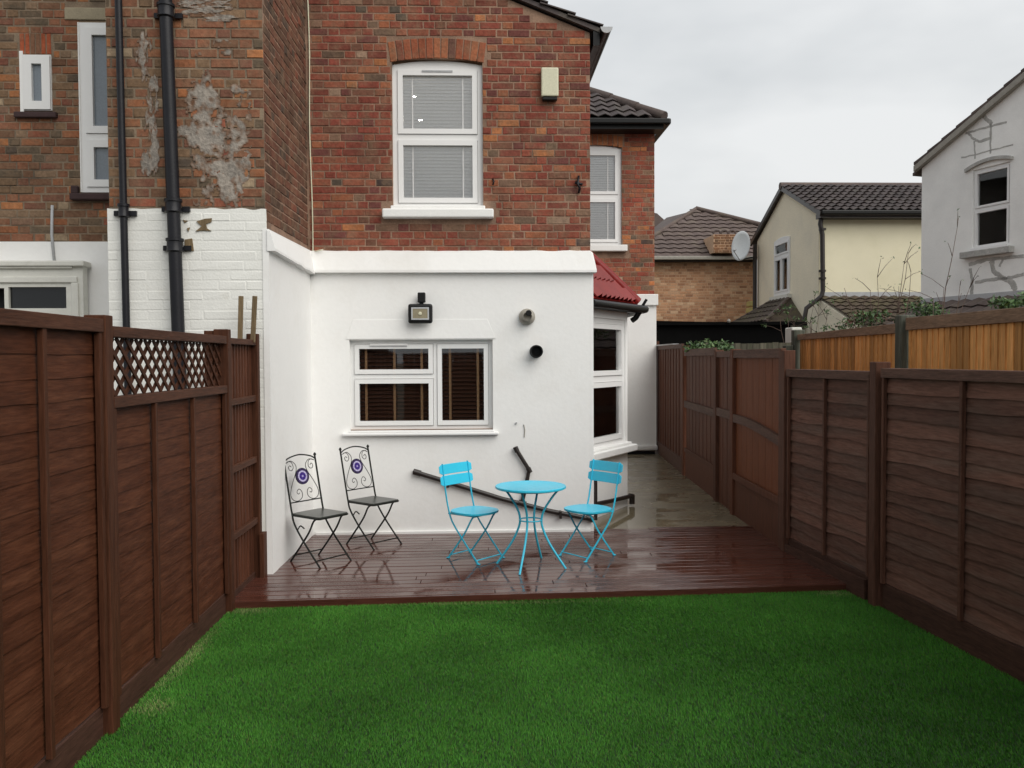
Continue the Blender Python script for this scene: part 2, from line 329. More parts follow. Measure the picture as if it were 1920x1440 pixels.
# ------------------------------------------------------------------ bricks
def brick_geo(mb, c, u, n, zz, w, h, proud, col, rnd=random):
    """a brick face with worn arrises: 9 quads"""
    b = .0045; w2, h2 = w / 2, h / 2; j = lambda: rnd.uniform(-.0028, .0028)
    base = [c + u * (x * w2) + zz * (y * h2) - n * .004 for x, y in ((-1, -1), (1, -1), (1, 1), (-1, 1))]
    mid = [c + u * (x * w2 + j()) + zz * (y * h2 + j()) + n * (proud - b) for x, y in ((-1, -1), (1, -1), (1, 1), (-1, 1))]
    top = [c + u * (x * (w2 - b) + j() * .7) + zz * (y * (h2 - b) + j() * .7) + n * (proud + j() * .5) for x, y in ((-1, -1), (1, -1), (1, 1), (-1, 1))]
    fs = [(8, 9, 10, 11)]
    for k in range(4):
        k2 = (k + 1) % 4; fs += [(k, k2, 4 + k2, 4 + k), (4 + k, 4 + k2, 8 + k2, 8 + k)]
    mb.add(base + mid + top, fs, col)
RED = [((.235, .068, .044), 9), ((.22, .060, .042), 8), ((.185, .058, .041), 6), ((.245, .085, .052), 6), ((.29, .105, .055), 3.5), ((.38, .15, .065), 1.2), ((.17, .078, .052), 3),
       ((.13, .085, .060), 1.2), ((.10, .078, .06), .5), ((.30, .20, .14), .5), ((.07, .05, .045), .3), ((.20, .12, .082), 1.2), ((.15, .055, .046), 3)]
BROWN = [((.225, .100, .058), 8), ((.20, .088, .052), 7), ((.16, .085, .052), 5), ((.27, .11, .055), 5), ((.19, .12, .072), 6), ((.36, .15, .065), 1.6), ((.21, .14, .09), 2.5),
         ((.32, .24, .16), .8), ((.085, .065, .05), .8), ((.18, .072, .048), 2.5), ((.12, .09, .062), 5)]
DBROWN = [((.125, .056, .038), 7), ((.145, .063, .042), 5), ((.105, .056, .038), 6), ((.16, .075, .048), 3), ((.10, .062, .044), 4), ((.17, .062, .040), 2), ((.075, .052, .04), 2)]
TAN = [((.58, .32, .18), 7), ((.50, .27, .15), 6), ((.62, .38, .23), 4), ((.44, .23, .13), 4), ((.64, .43, .27), 2), ((.40, .21, .12), 2)]
PAINT = [((.76, .76, .72), 5), ((.74, .74, .705), 3), ((.78, .78, .75), 3)]
def pick(pal, rnd=random):
    c = rnd.choices([p[0] for p in pal], [p[1] for p in pal])[0]; k = rnd.uniform(.9, 1.1)
    return tuple(min(1, x * k) for x in c)
def lay(fr, u0, u1, z0, z1, pal, course=.075, holes=(), top=None, joint=.010, seed=1, L_=.215, H_=.1025):
    """Flemish-bond bricks (fr, uc, zc, w, h, col, proud) filling the rectangle outside the holes and under top(u)"""
    rnd = random.Random(seed); out = []; k = 0; z = z0
    while z + course * .5 < z1:
        h = min(course, z1 - z) - joint; u = u0 - (.0 if k % 2 else (L_ + H_) / 2 + .02) - rnd.uniform(0, .02); head = False
        while u < u1:
            w = H_ if head else L_
            if rnd.random() < .12: head = not head
            a, b = max(u, u0), min(u + w, u1); head = not head; un = u + w + joint
            segs = [(a, b)]
            for (ha, hb, hc, hd) in holes:
                if hd > z + .02 and hc < z + h - .02:
                    ns = []
                    for (p, q) in segs:
                        if q <= ha or p >= hb: ns.append((p, q)); continue
                        if p < ha - .03: ns.append((p, ha))
                        if q > hb + .03: ns.append((hb, q))
                    segs = ns
            for (p, q) in segs:
                if q - p > .025 and (top is None or z + h < min(top(p), top(q))):
                    out.append((fr, (p + q) / 2, z + h / 2 + joint / 2, q - p, h * rnd.uniform(.94, 1.03), pick(pal, rnd), rnd.uniform(.002, .0075)))
            u = un
        z += course; k += 1
    return out
BCACHE = {}
def emit(bricks, parents, rest_parent, m, limit=300, name='brick', restname='brickwork'):
    """the `limit` bricks that show largest become objects, the rest one mesh"""
    def size(b):
        p = b[0].P(b[1], 0, b[2]); x, y = project(p)
        if not (-10 < x < 1930 and -10 < y < 1450): return -1
        return b[3] * b[4] * (1 / (p - EYE).length ** 2) * max(.05, b[0].n.dot((EYE - p).normalized()))
    order = sorted(bricks, key=size, reverse=True); one_by_one = order[:limit]
    for b in one_by_one:
        fr, uc, zc, w, h, col, pr = b
        me_key = (round(w, 2), round(h, 2), tuple(round(c * 40) for c in col), m.name, random.randint(0, 2))
        if me_key not in BCACHE:
            mb = MB(); brick_geo(mb, V((0, 0, 0)), V((1, 0, 0)), V((0, -1, 0)), V((0, 0, 1)), round(w, 2) if w > .03 else w, h, .006, col); BCACHE[me_key] = mb.mesh('brick', m)
        o = inst(BCACHE[me_key], name, parents[id(fr)], fr.P(uc, pr - .006, zc), fr.rot)
    mb = MB()
    for b in order[limit:]:
        fr, uc, zc, w, h, col, pr = b; brick_geo(mb, fr.P(uc, 0, zc), fr.u, fr.n, V((0, 0, 1)), w, h, pr, col)
    if mb.v: mb.build(restname, m, rest_parent, kind='stuff')

# ------------------------------------------------------------------ roof tiles
def tile_mesh(name, w, l, m, rolls=2, h=.022, th=.012):
    mb = MB(); n = 4 * rolls; prof = [(w * (i / n - .5), h * (.5 - .5 * math.cos(2 * math.pi * rolls * i / n))) for i in range(n + 1)]
    vs = [(x, 0, z) for x, z in prof] + [(x, l, z) for x, z in prof] + [(x, 0, z - th) for x, z in prof] + [(x, l, z - th) for x, z in prof]; k = n + 1
    fs = []
    for i in range(n): fs += [(i, i + 1, k + i + 1, k + i), (2 * k + i + 1, 2 * k + i, 3 * k + i, 3 * k + i + 1), (2 * k + i, 2 * k + i + 1, i + 1, i)]
    fs += [(0, k, 3 * k, 2 * k), (k - 1, 3 * k - 1, 4 * k - 1, 2 * k - 1)]
    mb.add(vs, fs); return mb.mesh(name, m)
def roof(A, e, s_, width, length, tw, gauge, m, parent, inside=None, rolls=2, h=.022, joined=False, name='tile', lift=.012, over=1.25):
    """tiles laid from eave point A along e (eave, to the right seen from outside) and s_ (up the slope)"""
    e = V(e).normalized(); s_ = V(s_).normalized(); n = e.cross(s_).normalized()
    rows = max(1, round(length / gauge)); gauge = length / rows; cols = max(1, round(width / tw)); tw = width / cols
    me = tile_mesh(name, tw * 1.0, gauge * over, m, rolls, h)
    tilt = math.atan2(lift * 1.4, gauge); rot = Matrix((e, s_, n)).transposed() @ Matrix.Rotation(-tilt, 3, 'X'); A = V(A); big = MB()
    for j in range(rows):
        for i in range(cols):
            c = A + e * (tw * (i + .5)) + s_ * (gauge * j) + n * (lift * 1.6)
            if inside and not inside(A + e * (tw * (i + .5)) + s_ * (gauge * (j + .5))): continue
            r2 = rot @ Matrix.Rotation(random.uniform(-.012, .012), 3, 'Z')
            if joined:
                big.add([c + r2 @ v.co for v in me.vertices], [tuple(p.vertices) for p in me.polygons])
            else: inst(me, name, parent, c + n * random.uniform(-.002, .003), r2)
    if joined: big.build(name + '_courses', m, parent, kind='stuff')

# ------------------------------------------------------------------ windows
def window(parent, fr, u0, u1, z0, z1, lights, depth=.07, fw=.05, sash=.045, m=None, glassm=None, arch=0., setback=.06, name='window'):
    """outer frame + one sash and pane per light; lights are (a,b,c,d) inside the opening in metres from its lower left; setback = distance behind the wall face"""
    m = m or M['upvc']; glassm = glassm or M['glass']; d1 = -setback; d0 = d1 - depth; mb = MB()
    w, h = u1 - u0, z1 - z0
    # frame members and mullions: fill = opening minus lights
    us = sorted({0, w, *[x for l in lights for x in (l[0], l[1])]}); zs = sorted({0, h, *[x for l in lights for x in (l[2], l[3])]})
    ins = lambda i, j: any(l[0] < (us[i] + us[i + 1]) / 2 < l[1] and l[2] < (zs[j] + zs[j + 1]) / 2 < l[3] for l in lights)
    hol = [(u0 + l[0], u0 + l[1], z0 + l[2], z0 + l[3]) for l in lights]
    sub = Fr(fr.P(0, d1, 0), fr.n); wm = wall(sub, u0, u1, z0, z1, depth, hol)
    if arch:
        n = 10; pts = [fr.P(u0 + w * i / n, d1, z1 - .001 + arch * (1 - (2 * i / n - 1) ** 2)) for i in range(n + 1)]
        wm.prism([fr.P(u0, d1, z1 - .002)] + pts[1:-1] + [fr.P(u1, d1, z1 - .002)], -fr.n * depth)
    win = wm.build(name, m, parent, bevel=.004)
    for (a, b, c, d) in lights:
        A, B, C, D = u0 + a, u0 + b, z0 + c, z0 + d; e = .004; sb = MB(); s = sash
        hol = [(A + s, B - s, C + s, D - s)]; sf = Fr(fr.P(0, d1 + .014, 0), fr.n)
        wall(sf, A + e, B - e, C + e, D - e, depth * .7, hol).build('sash', m, win, bevel=.008)
        MB().fbox(fr, A + s - .003, B - s + .003, d1 - .028, d1 - .022, C + s - .003, D - s + .003).build('pane', glassm, win)
    return win
def blind(parent, fr, u0, u1, z0, z1, d, m, pitch, chord, tilt, tapes=(), tapem=None, tw=.025):
    mb = MB(); z = z0 + pitch / 2; ct, st = math.cos(tilt) * chord / 2, math.sin(tilt) * chord / 2
    while z < z1:
        P = fr.P; t = .0015
        mb.add([P(u0, d + ct, z - st), P(u1, d + ct, z - st), P(u1, d - ct, z + st), P(u0, d - ct, z + st), P(u0, d + ct, z - st + t * 2), P(u1, d + ct, z - st + t * 2), P(u1, d - ct, z + st + t * 2), P(u0, d - ct, z + st + t * 2)],
               [(0, 3, 2, 1), (4, 5, 6, 7), (0, 1, 5, 4), (1, 2, 6, 5), (2, 3, 7, 6), (3, 0, 4, 7)]); z += pitch
    mb.fbox(fr, u0, u1, d - .02, d + .02, z1 - .03, z1)
    b = mb.build('blind', m, parent, kind='stuff')
    for t in tapes: MB().fbox(fr, t - tw / 2, t + tw / 2, d + .028, d + .030, z0, z1 - .032).build('ladder_tape', tapem or M['tape'], parent)
    return b
def room(parent, fr, u0, u1, z0, z1, dep, d=-.3, m=None):
    """plain dark room behind a window"""
    P = fr.P; mb = MB()
    mb.add([P(u0, d, z0), P(u1, d, z0), P(u1, d - dep, z0), P(u0, d - dep, z0), P(u0, d, z1), P(u1, d, z1), P(u1, d - dep, z1), P(u0, d - dep, z1)],
           [(0, 1, 2, 3), (7, 6, 5, 4), (1, 5, 6, 2), (2, 6, 7, 3), (3, 7, 4, 0)])
    return mb.build('room', m or M['interior'], parent)
# ================================================================== GROUND
Yw, Yp, Xs, Xr = 8.75, 7.15, -1.70, 1.143
DZ = 0.06                                   # deck top
def sheet(name, pts, z, m, **kw):
    return MB().add([(x, y, z) for x, y in pts], [tuple(range(len(pts)))]).build(name, m, None, **kw)
sheet('ground', [(-300, -300), (300, -300), (300, 300), (-300, 300)], -0.05, M['soil'], kind='structure')
lxl, lxr = -1.86, lambda y: 2.83 + (7.75 - y) * .075
sheet('turf_base', [(-1.86, -3.9), (lxr(-3.9), -3.9), (lxr(6.6), 6.60), (-1.86, 6.36)], -0.004, M['soilgreen'], kind='structure')

# artificial grass: short bent blades
rng = np.random.default_rng(3)
def grass(n, y0, y1, hmin, hmax, wd):
    y = rng.uniform(y0, y1, n); xr = 2.83 + (7.75 - y) * .075 - .02
    x = -1.84 + rng.random(n) * (xr + 1.84)
    fr_ = 6.36 + (x + 1.86) / 4.7 * .24; k = y < fr_ - .0; x, y = x[k], y[k]; n = len(x)
    ang = rng.uniform(0, 2 * np.pi, n); h = rng.uniform(hmin, hmax, n)
    lean_dir = .9 * np.sin(x * 1.3 + 1.2 * np.sin(y * 1.1)) + 2.2 + rng.normal(0, .9, n); lean = rng.uniform(.25, 1.0, n) * h
    ca, sa = np.cos(ang) * wd / 2, np.sin(ang) * wd / 2; lx, ly = np.cos(lean_dir) * lean, np.sin(lean_dir) * lean
    P0 = np.stack([x - ca, y - sa, np.zeros(n)], 1); P1 = np.stack([x + ca, y + sa, np.zeros(n)], 1)
    P2 = np.stack([x + ca * .8 + lx * .35, y + sa * .8 + ly * .35, h * .6], 1); P3 = np.stack([x - ca * .8 + lx * .35, y - sa * .8 + ly * .35, h * .6], 1)
    P4 = np.stack([x + lx, y + ly, h], 1)
    v = np.stack([P0, P1, P2, P3, P4], 1).reshape(-1, 3)
    i = np.arange(n)[:, None] * 5; loops = np.concatenate([i + [0, 1, 2, 3], i + [3, 2, 4]], 1).reshape(-1)
    starts = (np.arange(n)[:, None] * 7 + [0, 4]).reshape(-1); tot = np.tile([4, 3], n)
    # colours: a few yarn greens, a straw thatch, pale fresh tufts near the left fence
    pal = np.array([[.046, .170, .020], [.038, .142, .016], [.062, .200, .026], [.060, .158, .020], [.090, .142, .03]]); c = pal[rng.choice(5, n, p=[.36, .28, .2, .13, .03])]
    patch = np.zeros(n)
    for (cx, cy, rx, ry) in [(-1.70, 6.28, .13, .07), (-1.74, 4.55, .10, .09), (-1.80, 5.3, .05, .5), (.1, 6.38, .8, .03), (2.75, 6.5, .12, .07)]:
        patch = np.maximum(patch, np.exp(-((x - cx) / rx) ** 2 - ((y - cy) / ry) ** 2))
    pm = rng.random(n) < patch * .75; c[pm] = np.array([.16, .21, .07]) * rng.uniform(.8, 1.2, (pm.sum(), 1))
    c = c * rng.uniform(.93, 1.07, (n, 1)) * (1 + .16 * np.sin(x * 2.1 + .8 * np.sin(y * 2.3)) * np.sin(y * 1.7 + x * .6) + .12 * np.sin(x * 5.3 + 2 * np.sin(y * 3.1)) * np.sin(y * 6.2 + np.sin(x * 3.)))[:, None]
    return v, loops, starts, tot, np.repeat(np.concatenate([c, np.ones((n, 1))], 1), 7, 0)
parts = [grass(430000, 3.5, 6.62, .009, .018, .0032), grass(60000, -1.0, 3.5, .014, .026, .007)]
vs, lo, st, to, cc = [], [], [], [], []; ov = ol = 0
for v, l, s_, t, c in parts:
    vs.append(v); lo.append(l + ov); st.append(s_ + ol); to.append(t); cc.append(c); ov += len(v); ol += len(l)
v = np.concatenate(vs); l = np.concatenate(lo); s_ = np.concatenate(st); t = np.concatenate(to); c = np.concatenate(cc)
me = bpy.data.meshes.new('artificial_grass'); me.vertices.add(len(v)); me.vertices.foreach_set('co', v.reshape(-1)); me.loops.add(len(l)); me.loops.foreach_set('vertex_index', l.astype(np.int32))
me.polygons.add(len(t)); me.polygons.foreach_set('loop_start', s_.astype(np.int32)); me.polygons.foreach_set('loop_total', t.astype(np.int32)); me.update(calc_edges=True)
at = me.attributes.new('tint', 'FLOAT_COLOR', 'CORNER'); at.data.foreach_set('color', c.reshape(-1).astype(np.float32))
M['turf'] = mat('turf_blade', rough=.55, var=.25, scale=1.6, fine=.06, fscale=9, bump=0, tint=True, spec=.1)
me.materials.append(M['turf']); g = bpy.data.objects.new('artificial_grass', me); COL.objects.link(g)
tag(g, 'short bright green artificial lawn between the brown fences', 'grass', kind='stuff')

# deck: boards run across, left to right
deck = empty('wooden_deck', (0.5, 7.6, 0), kind='structure')
yb = 6.36; k = 0; bw = .118
while yb < Yw + .02:
    x0 = -1.86 if yb < Yp - .03 else Xs - .02 + .004; x1 = 2.9 if yb < 7.7 else 2.84
    if yb > Yw - .0: x0 = Xr - .02
    y0, y1 = yb, min(yb + bw - .008, 8.86); f = (lambda x: (x + 1.86) / 4.7 * .24 * max(0, 1 - k * .055)); g_ = (lambda x: (x + 1.86) / 4.7 * .24 * max(0, 1 - (k + 1) * .055))
    cut = random.uniform(-.6, 1.6); zz = DZ + random.uniform(-.0015, .0015)
    for (a, b) in ((x0, cut - .002), (cut + .002, x1)):
        P = [(a, y0 + f(a), 0), (b, y0 + f(b), 0), (b, y1 + g_(b), 0), (a, y1 + g_(a), 0)]
        MB().prism([(x, y, zz - .028) for x, y, _ in P], (0, 0, .028)).build('deck_board', M['deck'], deck, bevel=.004)
    yb += bw; k += 1
MB().prism([(-1.86, 6.335, 0), (2.92, 6.575, 0), (2.92, 6.60, 0), (-1.86, 6.36, 0)], (0, 0, DZ - .004)).build('fascia_board', M['deck'], deck, bevel=.003)
MB().prism([(-1.8, 6.42, -.03), (2.88, 6.66, -.03), (2.84, 8.8, -.03), (-1.8, 7.1, -.03)], (0, 0, .055)).build('joist_base', M['gravelboard'], deck)
# concrete side path
path = empty('concrete_path', (2.1, 12, 0), kind='structure')
one('slab', M['concrete'], path, (Xr - .05, 8.87, -.04), (3.3, 12.2, DZ - .012), bevel=.006)
one('slab', M['concrete'], path, (Xr - .05, 12.206, -.04), (3.5, 16.2, DZ - .014), bevel=.006)
one('deck_edge_strip', M['deck'], deck, (1.76, 8.80, .01), (2.88, 8.865, DZ + .006), bevel=.004)

# ================================================================== OUR HOUSE
house = empty('brick_house', (0, 11, 0), 'red brick terraced house with white painted ground floor and black gutters', 'house', 'terraced brick houses')
FW = Fr((0, Yw, 0), (0, -1, 0))
# first-floor window opening
wa, wb = PY(737, 400, Yw).x, PY(906, 400, Yw).x; wz0, wz1 = PY(820, 389, Yw).z, PY(820, 119, Yw).z
ztop, zcap = 6.35, PY(850, 470, Yw).z
topf = lambda u: 5.13 + (Xr - u) * .395
bw_ = wall(FW, Xs - .3, Xr, 0, 5.12, .28, [(wa, wb, wz0, wz1 + .046), *( [(PY(656, 700, Yw).x, PY(924, 700, Yw).x, PY(790, 805, Yw).z, PY(790, 637, Yw).z)] )])
bw_.prism([FW.P(Xs - .3, 0, 5.12), FW.P(Xr, 0, 5.12), FW.P(Xr, 0, topf(Xr)), FW.P(Xs - .3, 0, topf(Xs - .3))], (0, .28, 0))
wallo = bw_.build('outrigger_wall', M['mortar'], house)
bricks = lay(FW, Xs + .01, Xr, zcap - .03, 6.2, RED, holes=[(wa - .002, wb + .002, wz0 - .01, wz1 + .03), (wa - .05, wb + .05, wz1 - .02, wz1 + .235), (wa - .12, wb + .13, wz0 - .16, wz0 + .01)], top=topf, seed=11)
# arch of bricks on end
n_ = 13; wc = (wa + wb) / 2; hw = (wb - wa) / 2
archb = []
for i in range(n_):
    t_ = (i + .5) / n_ * 2 - 1; uc = wc + t_ * (hw + .03); zb = wz1 - .003 + .045 * (1 - t_ * t_)
    nn = Fr(FW.o, FW.n); tilt = t_ * .16; a = FW.u * math.cos(tilt) - V((0, 0, 1)) * math.sin(tilt); b = V((0, 0, 1)) * math.cos(tilt) + FW.u * math.sin(tilt)
    mb = MB(); c_ = pick([((.27, .085, .045), 5), ((.20, .07, .045), 3), ((.33, .12, .06), 2), ((.12, .06, .045), 1.5)])
    brick_geo(mb, FW.P(uc, 0, zb + .11), a, FW.n, b, 2 * (hw + .03) / n_ - .009, .20, .007, c_); mb.build('brick', M['brick'], wallo)
parents = {id(FW): wallo}
emit(bricks, parents, wallo, M['brick'], 285)

# window with white blinds
w_, h_ = wb - wa, wz1 - wz0
zt = PY(820, 255, Yw).z - wz0
window(house, FW, wa, wb, wz0, wz1, [(.05, w_ - .05, .05, zt - .028), (.05, w_ - .05, zt + .028, h_ - .05)], arch=.045, sash=.055, glassm=M['glassup'], setback=.05)
for (a, b, c, d) in [(wa + .30, wb - .30, wz1 - .075, wz1 - .055)]: MB().fbox(FW, a, b, -.045, -.028, c, d).build('trickle_vent', M['grey'], house, bevel=.003)
room(house, FW, wa - .4, wb + .4, wz0 - .4, wz1 + .3, 2.2, -.285, M['interiorpale'])
blind(house, FW, wa + .02, wb - .02, wz0 + .05, wz1 - .05, -.100, M['blindwhite'], .034, .0365, 1.12, tapes=(wa + .20, wb - .20), tapem=M['blindwhite'], tw=.012)
MB().fbox(FW, wa - .10, wb + .105, -.02, .10, wz0 - .115, wz0 - .025).build('window_sill', M['sillwhite'], house, bevel=.014)
MB().fbox(FW, wa - .02, wb + .02, -.1, .05, wz0 - .026, wz0 + .012).build('window_sill', M['sillwhite'], house, bevel=.008)
for q_ in (PY(776, 180, 10.0), PY(788, 224, 9.7)): MB().lathe(q_, [(.012, -.018), (.022, -.006), (.022, .008), (.01, .018)], n=16).build('ceiling_lamp', M['lamp'], house, smooth=True)
# small jug behind the lower pane
MB().lathe(FW.P(wb - .15, -.16, wz0 + .05), [(.03, 0), (.045, .03), (.045, .09), (.025, .13), (.03, .16)], n=16).build('jug', M['grey'], house, smooth=True)

# white rendered skin on the ground floor (stands 25 mm proud)
FR = Fr((0, Yw - .025, 0), (0, -1, 0))
ka, kb = PY(656, 700, Yw).x, PY(924, 700, Yw).x; kz0, kz1 = PY(790, 806, Yw).z, PY(790, 637, Yw).z
zc1, zc0 = PY(850, 470, Yw).z, PY(850, 510, Yw).z
rw = wall(FR, Xs - .03, Xr, 0.0, zc0, .024, [(ka, kb, kz0, kz1)])
# returns round the window and the exposed corner
rw.fbox(FR, ka - .0, ka + .004, -.13, -.024, kz0, kz1).fbox(FR, kb - .004, kb, -.13, -.024, kz0, kz1).fbox(FR, ka + .004, kb - .004, -.13, -.024, kz1 - .004, kz1)
skin = rw.build('rendered_wall', M['render'], house)
one('rendered_corner', M['render'], house, (Xr + .001, Yw - .024, 0), (Xr + .028, 15.78, zc0))
# render cap: slopes out from the brickwork to a drip edge
mb = MB(); nseg = 40
def capprof(u, w1=0):
    jz = .012 * noise.noise(V((u * 6, 0, 3))); return [FW.P(u, 0, zc1 + jz), FW.P(u, .03, zc1 - .01 + jz), FW.P(u, .085, zc0 + .012), FW.P(u, .085, zc0 - .012), FW.P(u, .0, zc0 - .012)]
prev = None
for i in range(nseg + 1):
    u = (Xs - .01) + (Xr - Xs + .01) * i / nseg; p = capprof(u); k = len(mb.v); mb.add(p, [])
    if prev is not None:
        for j in range(4): mb.f.append((prev + j, k + j, k + j + 1, prev + j + 1)); mb.c.append(None)
    prev = k
mb.add([FW.P(Xr, 0, zc1), FW.P(Xr, .03, zc1 - .01), FW.P(Xr, .085, zc0 + .012), FW.P(Xr, .085, zc0 - .012), FW.P(Xr, 0, zc0 - .012), FW.P(Xr + .03, -.02, zc1 - .02), FW.P(Xr + .055, .085, zc0 + .012), FW.P(Xr + .055, .085, zc0 - .012), FW.P(Xr + .055, -.05, zc0 - .012)],
       [(0, 1, 5), (1, 2, 6, 5), (2, 3, 7, 6), (3, 4, 8, 7), (5, 6, 7, 8), (0, 5, 8, 4)])
mb.build('render_cap', M['render'], house)
# lip over the window, where an old lintel shows through the render
mb = MB(); za, zb2 = kz1 + .01, kz1 + .21
mb.add([FR.P(ka - .03, .003, za), FR.P(kb + .03, .003, za), FR.P(kb - .05, .003, zb2), FR.P(ka + .04, .003, zb2), FR.P(ka - .03, .008, za), FR.P(kb + .03, .008, za), FR.P(kb - .055, .0045, zb2 - .01), FR.P(ka + .045, .0045, zb2 - .01)],
       [(4, 5, 6, 7), (0, 1, 5, 4), (1, 2, 6, 5), (2, 3, 7, 6), (3, 0, 4, 7)])
mb.build('lintel_lip', M['render'], house)
# kitchen window
kw, kh = kb - ka, kz1 - kz0
kv = PY(815, 700, Yw).x - ka; kt = PY(740, 706, Yw).z - kz0
kwin = window(house, FW, ka + .004, kb - .004, kz0 + .0, kz1 - .004, [(.035, kv - .018, .04, kt - .022), (.035, kv - .018, kt + .022, kh - .04), (kv + .018, kw - .045, .04, kh - .04)], depth=.07, sash=.05, setback=.045)
MB().fbox(FW, ka + .20, ka + .58, -.035, -.018, kz1 - .058, kz1 - .040).build('trickle_vent', M['upvc'], house, bevel=.003)
MB().fbox(FW, ka + .20, ka + .58, -.035, -.020, kz1 - .068, kz1 - .060).build('trickle_vent', M['grey'], house, bevel=.002)
room(house, FW, ka - .4, kb + .4, kz0 - .5, kz1 + .4, 2.2, -.285, M['interior'])
P_ = lambda px: PY(px, 700, Yw + .15).x
blind(house, FW, ka + .05, kb - .05, kz0 + .03, kz1 - .04, -.16, M['blindwood'], .041, .046, .62, tapes=(P_(687), P_(740), P_(791), P_(844), P_(896)))
MB().fbox(FW, ka - .075, kb + .055, .0, .085, kz0 - .052, kz0 - .022).build('window_sill', M['upvc'], house, bevel=.010)
MB().fbox(FW, ka - .01, kb + .01, -.10, .045, kz0 - .022, kz0 + .0).build('window_sill', M['upvc'], house, bevel=.006)
# plinth strip at the foot of the wall
one('plinth', M['render'], house, (Xs + .04, Yw - .05, DZ - .01), (Xr - .01, Yw - .026, DZ + .028), bevel=.005)
# outrigger side wall (brick above, hidden mostly) and roof
one('outrigger_side', M['mortar'], house, (Xr - .27, Yw + .282, 0), (Xr, 15.79, 5.1))
FO = Fr((Xr, Yw, 0), (1, 0, 0)); mb = MB()
for b in lay(FO, .01, 7.0, zcap - .03, 5.0, RED, seed=77): brick_geo(mb, FO.P(b[1], 0, b[2]), FO.u, FO.n, V((0, 0, 1)), b[3], b[4], b[6] * .4, b[5])
mb.build('brickwork', M['brick'], house, kind='stuff')
mono = V((-1, 0, .395)).normalized()
zE = 5.16
MB().prism([(Xr + .10, Yw - .05, zE - .045), (Xs - .6, Yw - .05, zE - .045 + .395 * (Xr + .1 - Xs + .6)), (Xs - .6, Yw - .05, zE + .395 * (Xr + .1 - Xs + .6)), (Xr + .10, Yw - .05, zE)], (0, 7.0, 0)).build('roof', M['darktile'], house)
roof((Xr + .12, Yw - .075, zE + .0), (0, 1, 0), mono, .9, 3.6, .30, .31, M['darktile'], house, rolls=1, h=.012, lift=.02, name='roof_tile')
# gutter along the side eave with its grey stop end
mb = MB(); gx, gz = Xr + .155, zE - .01
prof = [(math.cos(a) * .058, math.sin(a) * .058) for a in [math.pi * (1 + i / 8) for i in range(9)]]
for j, yy in enumerate((Yw - .10, 15.7)):
    mb.add([(gx + a, yy, gz + b) for a, b in prof] + [(gx + a * .88, yy, gz + b * .88) for a, b in reversed(prof)], [])
n2 = 18
for i in range(n2): mb.f.append((i, (i + 1) % n2, n2 + (i + 1) % n2, n2 + i)); mb.c.append(None)
mb.build('gutter', M['blackplastic'], house, smooth=40)
MB().prism([(gx + a * 1.06, Yw - .115, gz + b * 1.06) for a, b in prof], (0, .014, 0)).build('gutter_end', M['grey'], house)
one('fascia', M['blackplastic'], house, (Xr + .03, Yw - .04, zE - .17), (Xr + .095, 15.7, zE - .015))

# rear wall of the house proper, deep at the end of the side path
Yr = 15.8; FB = Fr((0, Yr, 0), (0, -1, 0)); xr = PY(1227, 400, Yr).x; rz = 6.12
ra, rb, rz0, rz1 = 1.66, PY(1166, 400, Yr).x, PY(1140, 460, Yr).z, PY(1140, 277, Yr).z
rearw = wall(FB, .6, xr, 0, rz, .28, [(ra, rb, rz0, rz1 + .05)]).build('rear_wall', M['mortar'], house)
rb_ = lay(FB, 1.1, xr, 3.0, rz - .03, RED, holes=[(ra, rb, rz0 - .01, rz1 + .04), (ra - .05, rb + .05, rz1, rz1 + .24), (ra - .1, rb + .14, rz0 - .2, rz0)], seed=5, course=.085)
mb = MB()
for b in rb_: brick_geo(mb, FB.P(b[1], 0, b[2]), FB.u, FB.n, V((0, 0, 1)), b[3], b[4], b[6], tuple(min(1, c * f) for c, f in zip(b[5], (1.2, 1.15, 1.1))))
for i in range(11):
    u_ = ra - .02 + (rb - ra + .04) * (i + .5) / 11; t_ = (i + .5) / 11 * 2 - 1
    brick_geo(mb, FB.P(u_, 0, rz1 + .10 + .05 * (1 - t_ * t_)), FB.u, FB.n, V((0, 0, 1)), .078, .2, .006, pick([((.42, .16, .07), 3), ((.34, .12, .06), 2)]))
mb.build('brickwork', M['brick'], rearw, kind='stuff')
rw_, rh_ = rb - ra, rz1 - rz0; rm = PY(1140, 368, Yr).z - rz0
window(house, FB, ra, rb, rz0, rz1, [(.06, rw_ - .06, .06, rm - .04), (.06, rw_ - .06, rm + .04, rh_ - .07)], arch=.05, sash=.06, glassm=M['glassup'], setback=.05)
room(house, FB, ra - .2, rb + .2, rz0 - .3, rz1 + .2, 2, -.285, M['interior'])
blind(house, FB, ra + .06, rb - .06, rz0 + .05, rz1 - .05, -.100, M['blindwhite'], .044, .048, 1.08, tapes=(rb - .25,), tapem=M['blindwhite'], tw=.015)
MB().fbox(FB, ra - .1, PY(1175, 460, Yr).x, -.05, .10, rz0 - .115, rz0 - .0).build('window_sill', M['sillwhite'], house, bevel=.012)
FBr = Fr((0, Yr - .03, 0), (0, -1, 0)); zb0, zb1 = PY(1200, 552, Yr).z, PY(1200, 573, Yr).z
wall(FBr, 1.1, xr + .03, .12, zb0 - .02, .028).build('rendered_wall', M['render'], house)
one('render_cap', M['render'], house, (1.1, Yr - .085, zb1), (xr + .055, Yr - .031, zb0), bevel=.012)
one('bell_cast', M['render'], house, (1.1, Yr - .09, .12), (xr + .05, Yr - .031, .22), bevel=.03)
one('damp_course', M['blackplastic'], house, (1.1, Yr - .03, .02), (xr, Yr - .001, .10))
